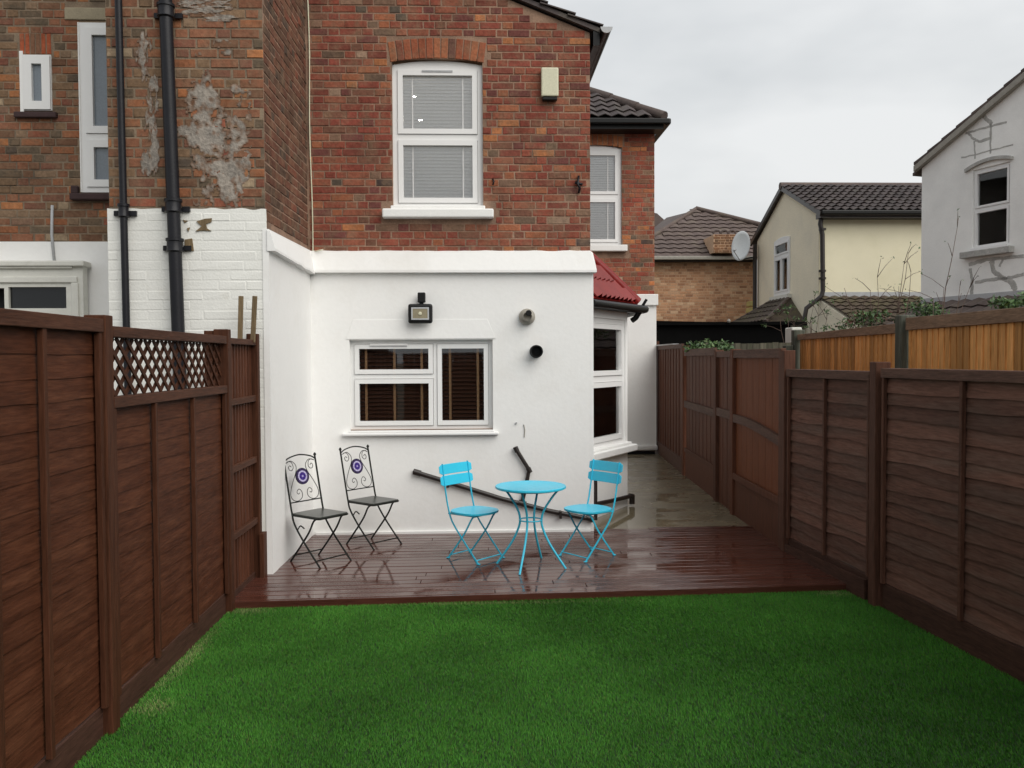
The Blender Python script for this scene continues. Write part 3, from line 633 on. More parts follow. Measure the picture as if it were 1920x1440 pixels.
# hipped roof
e0 = V((0, Yr - .35, 6.13)); hx = PY(1246, 228, Yr - .35).x; pit = .68; up = V((0, 1, pit)).normalized()
ins = lambda p: p.x < hx - (p.y - e0.y) - .08
MB().add([(-3, e0.y, 6.12), (hx, e0.y, 6.12), (hx - 4, e0.y + 4, 6.12 + 4 * pit), (-3, e0.y + 4, 6.12 + 4 * pit), (hx, Yr + 8, 6.12), (hx - 4, Yr + 3.6, 6.12 + 4 * pit)], [(0, 1, 2, 3), (1, 4, 5, 2)]).build('roof', M['darktile'], house)
roof((1.2, e0.y - .03, 6.135), (1, 0, 0), up, hx - 1.2, 3.0, .24, .27, M['darktile'], house, inside=ins, rolls=1, h=.045, lift=.022, name='roof_tile')
mb = MB()
for i in range(9):
    a = V((hx - .42 * i, e0.y + .42 * i, 6.17 + .42 * i * pit)); b = a + V((-.45, .45, .45 * pit)); mb.tube([a, b], [.095, .08], 10, cap=True)
mb.build('hip_tiles', M['browntile'], house, smooth=60, kind='stuff')
one('gutter', M['blackplastic'], house, (1.15, e0.y - .11, 6.02), (hx + .08, e0.y - .01, 6.12), bevel=.02)
one('fascia', M['blackplastic'], house, (1.15, e0.y - .0, 5.95), (hx - .02, Yr - .0, 6.10))
one('gutter', M['blackplastic'], house, (hx - .02, e0.y - .1, 6.02), (hx + .10, Yr + 6, 6.12), bevel=.02)

# splayed bay with a red tiled roof, in the side return
B0, B1, B2 = V((Xr, 9.25, 0)), V((1.79, 10.28, 0)), V((1.79, 13.0, 0))
ed = (B1 - B0).normalized(); FY = Fr(B0, (ed.y, -ed.x, 0)); bl = (B1 - B0).length
bz0, bz1 = .83, 2.29
bay = wall(FY, 0, bl, 0, 2.46, .14, [(.06, bl - .06, bz0, bz1)])
fs_ = Fr(B1, (1, 0, 0)); 
for f_ in wall(Fr(B1 + V((0, 0, 0)), (1, 0, 0)), 0, 2.4, 0, 2.46, .14).f: pass
b2 = wall(fs_, 0, 2.4, 0, 2.46, .14); bay.add(b2.v, b2.f)
bay.build('bay_wall', M['render'], house)
lw, lh = bl - .12, bz1 - bz0; bm = PY(1140, 710, 9.9).z - bz0
window(house, FY, .06, bl - .06, bz0, bz1, [(.06, lw - .05, .05, bm - .035), (.06, lw - .05, bm + .035, lh - .06)], sash=.06, setback=.02)
room(house, FY, .05, bl - .05, .3, 2.44, .6, -.145, M['interior'])
blind(house, FY, .10, bl - .10, bz0 + .03, bz1 - .04, -.088, M['blindbay'], .045, .046, .8, tapes=(.28, .71), tw=.035)
MB().fbox(FY, -.0, bl + .06, -.01, .11, bz0 - .11, bz0 - .03).build('window_sill', M['sillwhite'], house, bevel=.012)
MB().fbox(FY, -.0, bl + .0, -.01, .06, bz0 - .03, bz0 + .0).build('window_sill', M['sillwhite'], house, bevel=.008)
eA, eB, eC = V((Xr, 9.10, 2.49)), V((1.92, 10.32, 2.49)), V((Xr, 10.1, 3.14))
ee = (eB - eA).normalized(); nn = ee.cross(eC - eA).normalized(); su = nn.cross(ee).normalized()
MB().prism([eA, eB, eC], -nn * .03).build('bay_roof', M['redtile'], house)
MB().prism([eB, V((1.92, 13.2, 2.49)), V((Xr, 12.8, 3.14)), eC], V((0, 0, -.03))).build('bay_roof', M['redtile'], house)
def inbay(p):
    q = (p - eA); a = q.dot(ee); b = q.dot(su); lim = (eC - eB); la = (eB - eA).dot(ee); lc = (eC - eA).dot(ee); lb = (eC - eA).dot(su)
    return a < la + (lc - la) * b / lb - .03 and p.x > Xr + .03
roof(eA, ee, su, (eB - eA).dot(ee), (eC - eA).dot(su), .125, .33, M['redtile'], house, inside=inbay, rolls=1, h=.046, lift=.018, name='roof_tile', over=1.12)
mb = MB(); mb.tube([eB + V((.0, 0, .02)), eB.lerp(eC, .5) + V((0, 0, .045)), eC + V((0, 0, .05))], .062, 10); mb.build('hip_tile', M['redtile'], house, smooth=60)
mb = MB(); go = V((ed.y, -ed.x, 0)) * .07
mb.tube([eA + go + V((0, 0, -.07)), eB + go + V((.03, .0, -.07)), V((1.99, 10.6, 2.42)), V((1.99, 13.2, 2.42))], .045, 10); mb.build('bay_gutter', M['blackplastic'], house, smooth=60)
mb = MB(); mb.prism([eA + V((0, 0, -.11)), eB + V((0, 0, -.11)), eB + V((0, 0, -.02)), eA + V((0, 0, -.02))], -FY.n * .10); mb.build('bay_fascia', M['blackplastic'], house)
mb = MB(); mb.tube([(1.95, 10.34, 2.40), (1.90, 10.33, 2.32), (1.86, 10.36, 2.29)], .033, 8); mb.build('gutter_outlet', M['blackplastic'], house, smooth=60)
MB().beam(eB + V((.04, -.04, -.05)), eB + V((.10, -.06, .05)), .03, .03).build('gutter_bracket', M['blackplastic'], house)

# things fixed to the white wall
def on(px, py, d=0.): p = PY(px, py, Yw - .025 - d); return p
fl = empty('floodlight', on(788, 588), 'small black floodlight with square lens and motion sensor above kitchen window', 'floodlight')
c = on(788, 588, .10); hw_, hh_ = .122, .098
FL = Fr((c.x, Yw - .11, 0), (0, -1, 0))
MB().fbox(FL, -hw_, hw_, -.03, .03, c.z - hh_, c.z + hh_).build('lamp_body', M['blackplastic'], fl, bevel=.022)
b3 = wall(Fr((c.x, Yw - .145, 0), (0, -1, 0)), -.088, .088, c.z - .062, c.z + .062, .012, [(-.074, .074, c.z - .048, c.z + .048)]); b3.build('bezel', M['grey'], fl)
MB().fbox(FL, -.074, .074, .0305, .032, c.z - .048, c.z + .048).build('lens', mat('lamp_reflector', (.30, .26, .17), .25, var=.1, bump=0, metallic=.3), fl)
MB().lathe(V((c.x, Yw - .144, c.z)), [(.018, 0), (.014, .006), (.001, .008)], (0, -1, 0), 16).build('led_chip', M['cream'], fl)
c2 = on(790, 558, .09); MB().box((c2.x - .037, Yw - .13, c2.z - .05), (c2.x + .040, Yw - .06, c2.z + .052)).build('motion_sensor', M['blackplastic'], fl, bevel=.01)
MB().box((c2.x - .02, Yw - .11, c2.z - .08), (c2.x + .02, Yw - .07, c2.z - .045)).build('swivel', M['blackplastic'], fl)
MB().box((c.x - .03, Yw - .085, c.z - .03), (c.x + .03, Yw - .026, c.z + .03)).build('bracket', M['blackplastic'], fl)
MB().box((c2.x - .02, Yw - .065, c2.z - .02), (c2.x + .02, Yw - .026, c2.z + .03)).build('bracket', M['blackplastic'], fl)
M['ventgrey'] = mat('weathered_grey_plastic', (.30, .28, .24), .6, var=.2, scale=12, bump=.1)
v1 = empty('wall_vent', on(989, 593), 'round grey-beige vent terminal, upper of two on the white wall', 'vent')
MB().lathe(on(988, 594), [(.083, 0), (.083, .02), (.078, .05), (.052, .075), (.05, .12), (.042, .125), (.042, .08)], (0, -1, 0), 28).build('vent_body', M['ventgrey'], v1, smooth=30)
MB().lathe(on(990, 588) + V((0, -.126, 0)), [(.030, 0), (.026, .004)], (0, -1, 0), 20).build('outlet', M['blackplastic'], v1)
v2 = empty('flue_pipe', on(1005, 658), 'short black flue pipe end sticking out of white wall below grey vent', 'pipe')
mb = MB().lathe(on(1005, 659), [(.066, 0), (.066, .012), (.058, .014), (.058, .10), (.063, .102), (.063, .125), (.052, .125), (.052, .02), (.002, .02)], (0, -1, 0), 28); mb.build('pipe_body', M['blackplastic'], v2, smooth=30)
MB().lathe(on(1005, 659) + V((0, -.07, 0)), [(.0515, 0), (.0515, .03)], (0, -1, 0), 28).build('bore_shade', M['tarp'], v2)  # black plug added inside the mouth, shade of the hollow put into its colour
MB().lathe(on(1005, 659) + V((0, -.06, 0)), [(.0595, 0), (.0595, .012)], (0, -1, 0), 28).build('collar', M['ventgrey'], v2, smooth=30)
wp = empty('waste_pipe', on(985, 935), 'long sloping black waste pipe with an angled branch behind the turquoise table', 'pipe')
p_ = lambda x, y: on(x, y, .035)
MB().tube([p_(778, 885), p_(850, 907), p_(940, 935), p_(1030, 958), p_(1112, 974)], .024, 12).build('main_pipe', M['darkpipe'], wp, smooth=60)
MB().tube([p_(967, 841), p_(992, 881), p_(986, 912), p_(978, 945)], .021, 12).build('branch_pipe', M['darkpipe'], wp, smooth=40)
for x, y in ((782, 886), (979, 944), (1106, 972)): MB().tube([p_(x - 7, y - 2), p_(x + 7, y + 2)], .031, 12).build('pipe_joint', M['darkpipe'], wp, smooth=60)
for x, y in ((840, 904), (1050, 962)): MB().box((on(x, y).x - .012, Yw - .10, on(x, y).z - .045), (on(x, y).x + .012, Yw - .026, on(x, y).z + .03)).build('pipe_clip', M['darkpipe'], wp)
for x, y in ((968, 842), (992, 881)): MB().tube([p_(x - 2, y - 4), p_(x + 2, y + 5)], .026, 12).build('pipe_joint', M['darkpipe'], wp, smooth=60)
MB().tube([on(778, 885, -.0), p_(778, 885)], .024, 12).build('wall_elbow', M['darkpipe'], wp, smooth=60)
wp2 = empty('waste_pipe', (1.5, 9.4, 0), 'black pipe running low along the white bay wall behind right turquoise chair', 'pipe')
mb = MB(); a = Xr + .045
mb.tube([(Xr + .10, 9.12, .56), (Xr + .10, 9.12, .10)], .02, 10).build('drop_pipe', M['darkpipe'], wp2, smooth=60)
q = lambda u, z: FY.P(u, .05, z)
MB().tube([q(-.02, .24), q(.6, .20), q(bl + .0, .17)], .026, 10).build('main_pipe', M['darkpipe'], wp2, smooth=60)
MB().tube([q(bl - .05, .175), q(bl + .02, .17), q(bl + .02, .07)], .034, 10).build('pipe_elbow', M['darkpipe'], wp2, smooth=60)
tp = empty('tap_stub', on(975, 800), 'small capped pipe stub and stain mark on white wall right of kitchen window', 'fitting')
MB().lathe(on(968, 793), [(.010, 0), (.010, .02)], (0, -1, 0), 12).build('stub', M['grey'], tp)
MB().tube([on(982, 796, .004), on(984, 806, .006), on(983, 820, .004)], .005, 8).build('wire', M['ventgrey'], tp)
# alarm box, hook, cable on the brickwork
ab = empty('alarm_box', PY(1030, 192, Yw), 'cream burglar alarm box on brick wall right of first floor window', 'alarm box')
a0, a1 = PY(1014, 190, Yw), PY(1046, 131, Yw)
MB().prism([(a0.x, Yw - .01, a0.z + .03), (a1.x, Yw - .01, a0.z + .03), (a1.x, Yw - .01, a1.z), (a0.x, Yw - .01, a1.z)], (0, -.07, 0)).build('box_cover', M['cream'], ab, bevel=.012)
MB().box((a0.x + .012, Yw - .07, a0.z - .005), (a1.x - .012, Yw - .008, a0.z + .028)).build('siren_grille', M['blackplastic'], ab, bevel=.006)
hk = empty('wall_hook', PY(1085, 345, Yw), 'rusty black iron bracket near right corner of brick wall', 'bracket')
MB().tube([PY(1085, 330, Yw - .02), PY(1083, 345, Yw - .05), PY(1087, 352, Yw - .05), PY(1085, 362, Yw - .02)], .012, 8).build('hook', M['black'], hk, smooth=True)
MB().tube([PY(1078, 342, Yw - .03), PY(1092, 346, Yw - .03)], .014, 8).build('arm', M['black'], hk, smooth=True)
hk = tag(MB().tube([PY(924, 336, Yw - .0), PY(926, 340, Yw - .05), PY(924, 347, Yw - .04)], .009, 8).build('wall_pin', M['black'], smooth=True), 'small black iron pin in brickwork just right of first floor window', 'pin')
cb = [PY(577 + 9 * t + 1.2 * math.sin(t * 9), 472 * t, Yw - .014) for t in [i / 14 for i in range(15)]]
cb = [V((p.x, p.y, p.z)) for p in cb] ; cb.insert(0, cb[0] + V((-.01, 0, .9)))
tag(MB().tube(cb + [PY(596, 470, Yw - .05), PY(606, 468, Yw - .06)], .0065, 6).build('cable', M['cream'], smooth=True), 'thin cream cable running down the inner corner of brick walls', 'cable')
# ================================================================== NEIGHBOUR'S HOUSE (left)
nb = empty('brick_house', (-3, 8, 0), 'brown brick neighbouring house with projecting white-painted stack and black pipes', 'house', 'terraced brick houses')
FP = Fr((0, Yp, 0), (0, -1, 0)); FS = Fr((Xs - .045, Yp, 0), (1, -0.018, 0)); FN = Fr((0, 8.8, 0), (0, -1, 0))
xl = PY(205, 400, Yp).x; xc = Xs - .045; zp = PY(350, 394, Yp).z
stack = MB().box((xl, Yp, 0), (xc, 8.79, 7.6)); stack.build('stack_core', M['mortar_n'], nb)
pw = MB().fbox(FS, .0, Yw - Yp - .002, -.045, .0, 0, 7.6).build('party_wall', M['mortar'], nb)
core = [o for o in COL.objects if o.name.startswith('stack_core')][0]
zs_ = 0
# front bricks of the stack, brown; older joints on the left, neater on the right
course = .0805
bp_ = lay(FP, xl + .002, xc, zp + .02, 6.4, BROWN, course=course, seed=21, joint=.012)
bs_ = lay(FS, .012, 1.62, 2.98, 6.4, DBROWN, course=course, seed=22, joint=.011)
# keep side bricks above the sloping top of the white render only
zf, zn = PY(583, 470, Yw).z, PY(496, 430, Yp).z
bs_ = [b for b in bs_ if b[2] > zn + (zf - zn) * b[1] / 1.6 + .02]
na, nb_ = PY(152, 200, 8.8), PY(206, 200, 8.8)
nz0, nz1 = PY(180, 361, 8.8).z, PY(180, 43, 8.8).z; sx0, sx1 = PY(38, 150, 8.8).x, PY(98, 150, 8.8).x; sz0, sz1 = PY(70, 208, 8.8).z, PY(70, 104, 8.8).z
zw = PY(100, 453, 8.8).z
bn_ = lay(FN, -6.5, xl + .3, zw, 6.4, BROWN, course=.079, seed=23, joint=.011, holes=[(na.x, xl + 1, nz0 - .08, nz1 + .02), (sx0, sx1, sz0 - .06, sz1), (sx0 - .02, sx1 + .02, sz1, sz1 + .23), (PY(122, 25, 8.8).x, xl + 1, nz1 + .03, nz1 + .17)])
nwall = wall(FN, -6.5, xl + .5, 0, 7.6, .28, [(na.x, na.x + .55, nz0, nz1), (sx0, sx1, sz0, sz1), (-5.4, PY(128, 560, 8.8).x, 1.6, PY(100, 535, 8.8).z)]).build('rear_wall', M['mortar_n'], nb)
vis = lambda b: -900 < project(b[0].P(b[1], 0, b[2]))[0] < 1940 and project(b[0].P(b[1], 0, b[2]))[1] > -160
emit([b for b in bp_ + bn_ + bs_ if vis(b)], {id(FP): core, id(FN): nwall, id(FS): pw}, nb, M['brick'], 285)
for i in range(6):
    mb = MB(); brick_geo(mb, FN.P(sx0 + (sx1 - sx0) * (i + .5) / 6, 0, sz1 + .115), FN.u, FN.n, V((0, 0, 1)), (sx1 - sx0) / 6 - .01, .2, .006, pick([((.33, .085, .04), 3), ((.20, .10, .06), 2)])); mb.build('brick', M['brick'], nwall)
MB().fbox(FN, PY(122, 25, 8.8).x, xl + .4, .002, .02, PY(150, 38, 8.8).z, PY(150, 15, 8.8).z).build('stone_lintel', M['stone'], nb, bevel=.01)
# tall window, partly behind the stack; small window; dark sills
nw = .55; zmid = PY(190, 257, 8.8).z - nz0
nwin = window(nb, FN, na.x, na.x + nw, nz0, nz1, [(.05, nw - .05, .05, zmid - .03), (.05, nw - .05, zmid + .03, nz1 - nz0 - .05)], glassm=M['frost'], sash=.075, setback=-.01)
MB().fbox(FN, na.x - .012, na.x + .0, .0, .02, nz0, nz1).build('render_reveal', M['render'], nb)
window(nb, FN, sx0 + .035, sx1, sz0 + .0, sz1, [(.005, sx1 - sx0 - .04, .005, sz1 - sz0 - .005)], glassm=M['frost'], sash=.085, setback=-.02)
MB().fbox(FN, sx0 - .0, sx0 + .035, -.02, .012, sz0 - .01, sz1 + .04).build('render_reveal', M['render'], nb)
MB().fbox(FN, sx0 - .05, sx1 + .05, -.01, .05, sz0 - .075, sz0 - .018).build('window_sill', M['sillred'], nb, bevel=.01)
MB().fbox(FN, na.x - .10, xl + .3, -.01, .08, nz0 - .085, nz0 - .02).build('window_sill', M['sillred'], nb, bevel=.012)
MB().fbox(FN, na.x - .10, na.x - .03, -.01, .05, nz0 - .02, nz0 + .06).build('sill_stop', M['sillred'], nb, bevel=.01)
for k_, (dx, cc_) in enumerate(((.20, (.55, .62, .6)), (.245, (.12, .45, .42)))):
    MB().lathe(FN.P(na.x + dx, -.09, nz0 + .11), [(.02, 0), (.022, .1), (.012, .13), (.012, .17)], n=12).build('bottle', mat('toiletry_bottle', cc_, .4, bump=0), nb, smooth=True)
# white render under the brown brickwork at left
FNr = Fr((0, 8.77, 0), (0, -1, 0)); wx1 = PY(128, 560, 8.77).x
wall(FNr, -6.5, xl + .3, 0, zw - .004, .028, [(-5.4, wx1, 1.6, PY(100, 536, 8.77).z)]).build('rendered_wall', M['render'], nb)
# painted brick foot of the stack
mb = MB(); rnd_ = random.Random(5)
FPp = Fr((0, Yp - .012, 0), (0, -1, 0))
top_ = lambda u: zp + .018 * noise.noise(V((u * 9, 1, 0))) + .01
nseg = 60; us = [xl - .012 + (xc + .012 - xl + .012) * i / nseg for i in range(nseg + 1)]
P = FP.P
for i in range(nseg):
    a, b = us[i], us[i + 1]; mb.add([P(a, .012, 0), P(b, .012, 0), P(b, .012, top_(b)), P(a, .012, top_(a)), P(a, 0, top_(a)), P(b, 0, top_(b))], [(0, 1, 2, 3), (3, 2, 5, 4)])
mb.add([P(us[0], .012, 0), P(us[0], .012, top_(us[0])), P(us[0], -1.6, top_(us[0])), P(us[0], -1.6, 0)], [(0, 1, 2, 3)])
pp_ = mb.build('painted_wall', M['paintbrick'], nb)
mb = MB()
for b in lay(FPp, us[0], us[-1], 1.2, zp - .02, PAINT, course=course, seed=31, joint=.008, L_=.44, H_=.215):
    c_ = FPp.P(b[1], 0, b[2]); brick_geo(mb, c_, FPp.u, FPp.n, V((0, 0, 1)), b[3], b[4], b[6] * .35, None)
mb.build('painted_brickwork', M['paintbrick'], nb, kind='stuff')
# bare spots where the paint has flaked
for pts in ([(368, 415), (384, 410), (397, 409), (396, 416), (386, 420), (388, 428), (396, 433), (384, 432), (376, 432), (366, 434), (378, 424)], [(346, 449), (360, 447), (363, 470), (346, 471)], [(343, 412), (352, 414), (346, 418)], [(350, 428), (356, 426), (353, 434)]):
    q_ = [PY(x, y, Yp - .0235) for x, y in pts]; MB().prism(q_, (0, .009, 0)).build('bare_patch', M['stake'], nb)
# white rendered face towards our yard with its sloping cap
zbse = 0
ls = (Yw - .02) - Yp
mb = MB(); P = FS.P
mb.add([P(-.02, .03, 0), P(ls, .03, 0), P(ls, .03, zf - .0), P(-.02, .03, zn - .0), P(-.02, -.02, 0), P(-.02, -.02, zn)], [(0, 1, 2, 3), (4, 0, 3, 5)])
mb.build('rendered_wall', M['render'], nb)
dz = (zc1 - zc0)
zf2, zn2 = PY(582, 472, Yw - .1).z, PY(496, 432, Yp).z
mb = MB(); k = 18; prev = None
for i in range(k + 1):
    u = -.03 + (ls + .0) * i / k; zt_ = zn2 + (zf2 - zn2) * i / k + .012 * noise.noise(V((u * 5, 7, 0))); dn = .17 + (dz - .17) * i / k
    p = [P(u, .02, zt_), P(u, .045, zt_ - .01), P(u, .085, zt_ - dn + .02), P(u, .085, zt_ - dn), P(u, .02, zt_ - dn)]; kk = len(mb.v); mb.add(p, [])
    if prev is None: mb.f.append(tuple(kk + j for j in range(5))); mb.c.append(None)
    else:
        for j in range(4): mb.f.append((prev + j, kk + j, kk + j + 1, prev + j + 1)); mb.c.append(None)
    prev = kk
mb.build('render_cap', M['render'], nb)
# grey cement smears over the brickwork
def smear(px0, py0, px1, py1, Y, seed, thr):
    a, b = PY(px0, py1, Y), PY(px1, py0, Y); nx, nz_ = 66, 120; mb = MB(); keep = {}
    def val(i, j):
        fx, fz = i / nx, j / nz_; v = noise.fractal(V((fx * 2.1 + seed, fz * 5.0, seed)), 1.0, 2.0, 5) * .9
        edge = min(fx, 1 - fx) * 3.2; return v + .42 * noise.noise(V((fx * 9, fz * 22, seed))) + .3 * noise.noise(V((fx * 20, fz * 40, seed + 4))) + min(edge, .5) + min(min(fz, 1 - fz) * 4, .3) - thr - .28 - .34 * abs(fx - (.35 + .35 * (1 - fz))) * 2
    for i in range(nx + 1):
        for j in range(nz_ + 1):
            x = a.x + (b.x - a.x) * i / nx; z = a.z + (b.z - a.z) * j / nz_
            d = .0085 + .004 * noise.noise(V((x * 14, z * 14, seed))) + .002 * noise.noise(V((x * 60, z * 60, 0))); mb.v.append((x, Y - d, z))
    for i in range(nx):
        for j in range(nz_):
            q = val(i + .5, j + .5)
            if q > 0:
                q = min(1, q * 3.2); w = noise.noise(V((i * .13, j * .09, seed + 9))) * .5 + .5
                cm = [.235 + .07 * w, .215 + .05 * w, .19 + .035 * w]; mb.f.append(tuple([i * (nz_ + 1) + j, (i + 1) * (nz_ + 1) + j, (i + 1) * (nz_ + 1) + j + 1, i * (nz_ + 1) + j + 1])); mb.c.append(tuple(b_ * (1 - q) + c_ * q for b_, c_ in zip((.17, .105, .07), cm)))
    return mb.build('cement_patch', M['cement'], nb, smooth=True)
smear(335, 75, 470, 395, Yp, 3.3, .22)
smear(330, -30, 450, 40, Yp, 8.1, .30)
smear(255, 60, 300, 330, Yp, 5.7, .55)
# downpipes
def downpipe(px_t, px_b, py_t, py_b, r, socks, label):
    d = r + .035; a, b = PY(px_t, py_t, Yp - d), PY(px_b, py_b, Yp - d); a = a + (a - b) * .35; t = empty('downpipe', (b.x, b.y, .0), label, 'downpipe', 'black downpipes on the stack')
    foot = b + (b - a) * ((b.z - .05) / (a.z - b.z)); MB().tube([a, b, foot], r, 16).build('pipe_run', M['black'], t, smooth=60)
    for py in socks:
        f = (py - py_t) / (py_b - py_t); c = b + (PY(px_t, py_t, Yp - d) - b) * (1 - f)
        MB().lathe(c - V((0, 0, .05)), [(r + .004, 0), (r + .016, .01), (r + .010, .02), (r + .010, .085), (r + .018, .09), (r + .018, .11), (r + .003, .115)], n=20).build('collar', M['black'], t, smooth=35)
        mb = MB()
        for sx in (-1, 1): mb.box((c.x + sx * (r + .03) - .03, Yp - .04, c.z - .03), (c.x + sx * (r + .03) + .03, Yp - .012, c.z + .01))
        mb.box((c.x - r - .05, Yp - .034, c.z - .022), (c.x + r + .05, Yp - .014, c.z + .0)); mb.build('fixing_lugs', M['black'], t, kind='stuff')
downpipe(310, 334, 0, 620, .052, [22, 386, 460], 'wide cast iron downpipe with collars down the middle of the stack')
downpipe(222, 237, 0, 610, .029, [395], 'narrow black downpipe beside the left edge of the stack')
tag(MB().tube([PY(98, 385, 8.74), PY(97, 440, 8.74), PY(102, 490, 8.70)], .014, 8).build('pipe', M['grey'], smooth=True), 'short thin grey vertical pipe above the white timber window frame at left', 'pipe')
# old timber window frame of the neighbour's lean-to
lt = empty('timber_window', (-4.3, 8.5, 0), 'old off-white timber window frame with dark transom pane at far left', 'window')
Yl = 8.62; FLt = Fr((0, Yl, 0), (0, -1, 0)); g_ = lambda px, py: PY(px, py, Yl)
xR, xI = g_(156, 550).x, g_(126, 550).x; zT, zI1, zI0 = g_(80, 500).z, g_(80, 538).z, g_(80, 578).z
fr_ = wall(FLt, -5.6, xR, .05, zT, .10, [(-5.3, g_(8, 550).x - .0, .5, zI1 - .01), (g_(10, 550).x + .03, xI - .01, zI0, zI1)]); fr_.build('frame', M['offwhite'], lt)
MB().fbox(FLt, -5.65, xR + .03, -.13, .05, zT, zT + .055).build('cornice', M['offwhite'], lt, bevel=.012)
MB().fbox(FLt, -5.6, g_(148, 550).x - .05, .0, .03, zT - .02, zT - .0).build('cornice_fillet', M['offwhite'], lt, bevel=.006)
MB().fbox(FLt, -5.6, xR - .05, .0, .022, zI1 + .04, zI1 + .10).build('moulding', M['offwhite'], lt, bevel=.008)
MB().fbox(FLt, xR - .11, xR - .04, .0, .022, .1, zI1 + .04).build('moulding', M['offwhite'], lt, bevel=.008)
MB().fbox(FLt, g_(10, 550).x, xI + .02, -.045, -.035, zI0 - .02, zI1 + .02).build('pane', mat('dark_pane', (.012, .013, .014), .04, var=.1, bump=0), lt)
room(lt, FLt, -5.4, xR - .04, .3, zT - .06, .13, -.105, M['glassdark'])
# two stakes leaning behind the fence
for (x0, x1, lab, yy) in ((452, 450, 'rough wooden stake standing upright against white painted brick, left of two', 6.98), (478, 474, 'rough wooden stake beside the corner, leaning slightly, right of two', 6.98)):
    a, b = PY(x0, 555, yy), PY(x1, 642, yy)
    tag(MB().beam(a, b, .038, .02, up=(0, 1, 0)).build('wooden_stake', M['stake'], bevel=.004), lab, 'stake', 'stakes behind the fence')

# ================================================================== LEFT FENCE
XL = -1.86
lf = empty('garden_fence', (XL, 4.5, 0), 'tall dark brown stained panel fence with lattice strip on the left', 'fence')
def lap_panel(par, xf, y0, y1, z0, z1, m, side, n, mr, battens=(), wavy=.008, seed=0, mp_=None, bat_w=.034, thk=.020):
    """horizontal overlapping boards between y0 and y1 on the line x = xf(y); side = +1 when seen from +x"""
    rnd = random.Random(seed); h = (z1 - z0) / n; seg = 10
    for i in range(n):
        mb = MB(); zb = z0 + h * i + rnd.uniform(-.006, .006); zt = zb + h * 1.22; ph = rnd.uniform(0, 50); rows = []
        for j in range(seg + 1):
            y = y0 + (y1 - y0) * j / seg; w1 = wavy * noise.noise(V((y * 2.2, ph, 0))) * 2; x = xf(y)
            rows.append([(x + side * (thk + .003 * noise.noise(V((y * 3, ph, 1)))), y, zb + w1), (x + side * .004, y, zt), (x - side * .002, y, zt), (x + side * (thk - .007), y, zb + w1)])
        for j in range(seg + 1): mb.v.extend(rows[j])
        for j in range(seg):
            for q in range(4): mb.f.append((j * 4 + q, (j + 1) * 4 + q, (j + 1) * 4 + (q + 1) % 4, j * 4 + (q + 1) % 4)); mb.c.append(None)
        mb.f += [(0, 1, 2, 3), (seg * 4 + 3, seg * 4 + 2, seg * 4 + 1, seg * 4)]; mb.c += [None, None]
        mb.build('plank', m, par)
    for y in list(battens) + [y0 + .02, y1 - .02]:
        x = xf(y); MB().box((min(x + side * .018, x + side * .045), y - bat_w / 2, z0 - .01), (max(x + side * .018, x + side * .045), y + bat_w / 2, z1 + .0)).build('batten', mp_ or m, par, bevel=.003)
        MB().box((min(x - side * .018, x - side * .045), y - bat_w / 2, z0 - .01), (max(x - side * .018, x - side * .045), y + bat_w / 2, z1 + .0)).build('batten', mp_ or m, par)
    return
def ybox(par, name, xf, y0, y1, d0, d1, z0, z1, side, m, bevel=.004, zz1=None):
    x0, x1 = xf(y0), xf(y1); zz1 = z1 if zz1 is None else zz1
    v = [(x0 + side * d0, y0, z0), (x0 + side * d1, y0, z0), (x1 + side * d1, y1, z0), (x1 + side * d0, y1, z0), (x0 + side * d0, y0, z1), (x0 + side * d1, y0, z1), (x1 + side * d1, y1, zz1), (x1 + side * d0, y1, zz1)]
    f = [(0, 3, 2, 1), (4, 5, 6, 7), (0, 1, 5, 4), (1, 2, 6, 5), (2, 3, 7, 6), (3, 0, 4, 7)]
    if side < 0: f = [tuple(reversed(q)) for q in f]
    return MB().add(v, f).build(name, m, par, bevel=bevel)
fx = lambda y: XL
zA, zB = 2.045, 2.035
lap_panel(lf, fx, 2.42, 4.22, .16, 1.98, M['lapL'], 1, 17, M['railY'], battens=(2.9, 3.29, 3.67), seed=1, mp_=M['postL'], thk=.0105)
ybox(lf, 'top_rail', fx, 2.42, 4.22, -.04, .052, 1.975, 2.04, 1, M['railY'])
ybox(lf, 'gravel_board', fx, 2.42, 4.22, -.012, .014, -.02, .15, 1, M['gravelboard'])
lap_panel(lf, fx, .5, 2.28, .16, 1.98, M['lapL'], 1, 17, M['railY'], battens=(1.2, 1.8), seed=2, mp_=M['postL'], thk=.0105)
ybox(lf, 'top_rail', fx, .5, 2.28, -.04, .052, 1.975, 2.04, 1, M['railY']); ybox(lf, 'gravel_board', fx, .5, 2.28, -.012, .014, -.02, .15, 1, M['gravelboard'])
lap_panel(lf, fx, -1.4, .42, .16, 1.98, M['lapL'], 1, 17, M['railY'], battens=(-.8, -.2), seed=3, mp_=M['postL'], thk=.0105)
lap_panel(lf, fx, 4.33, 6.25, .16, 1.60, M['lapL'], 1, 13, M['railY'], battens=(4.90, 5.55), seed=4, mp_=M['postL'], thk=.0105)
ybox(lf, 'gravel_board', fx, 4.33, 6.25, -.012, .014, -.02, .15, 1, M['gravelboard'])
ybox(lf, 'lattice_rail', fx, 4.33, 6.25, -.035, .05, 1.60, 1.655, 1, M['railY'])
ybox(lf, 'top_rail', fx, 4.33, 6.25, -.035, .05, 1.955, 2.01, 1, M['railY'])
for y, w in ((.46, .085), (2.35, .085), (4.275, .09), (6.30, .08)):
    one('post', M['postL'], lf, (XL - .05, y - w / 2, -.1), (XL + .055, y + w / 2, 2.06), bevel=.006)
    one('post_back', M['postL'], lf, (XL - .12, y - w / 2 + .01, 0), (XL - .055, y + w / 2 + .03, 2.05), bevel=.004)
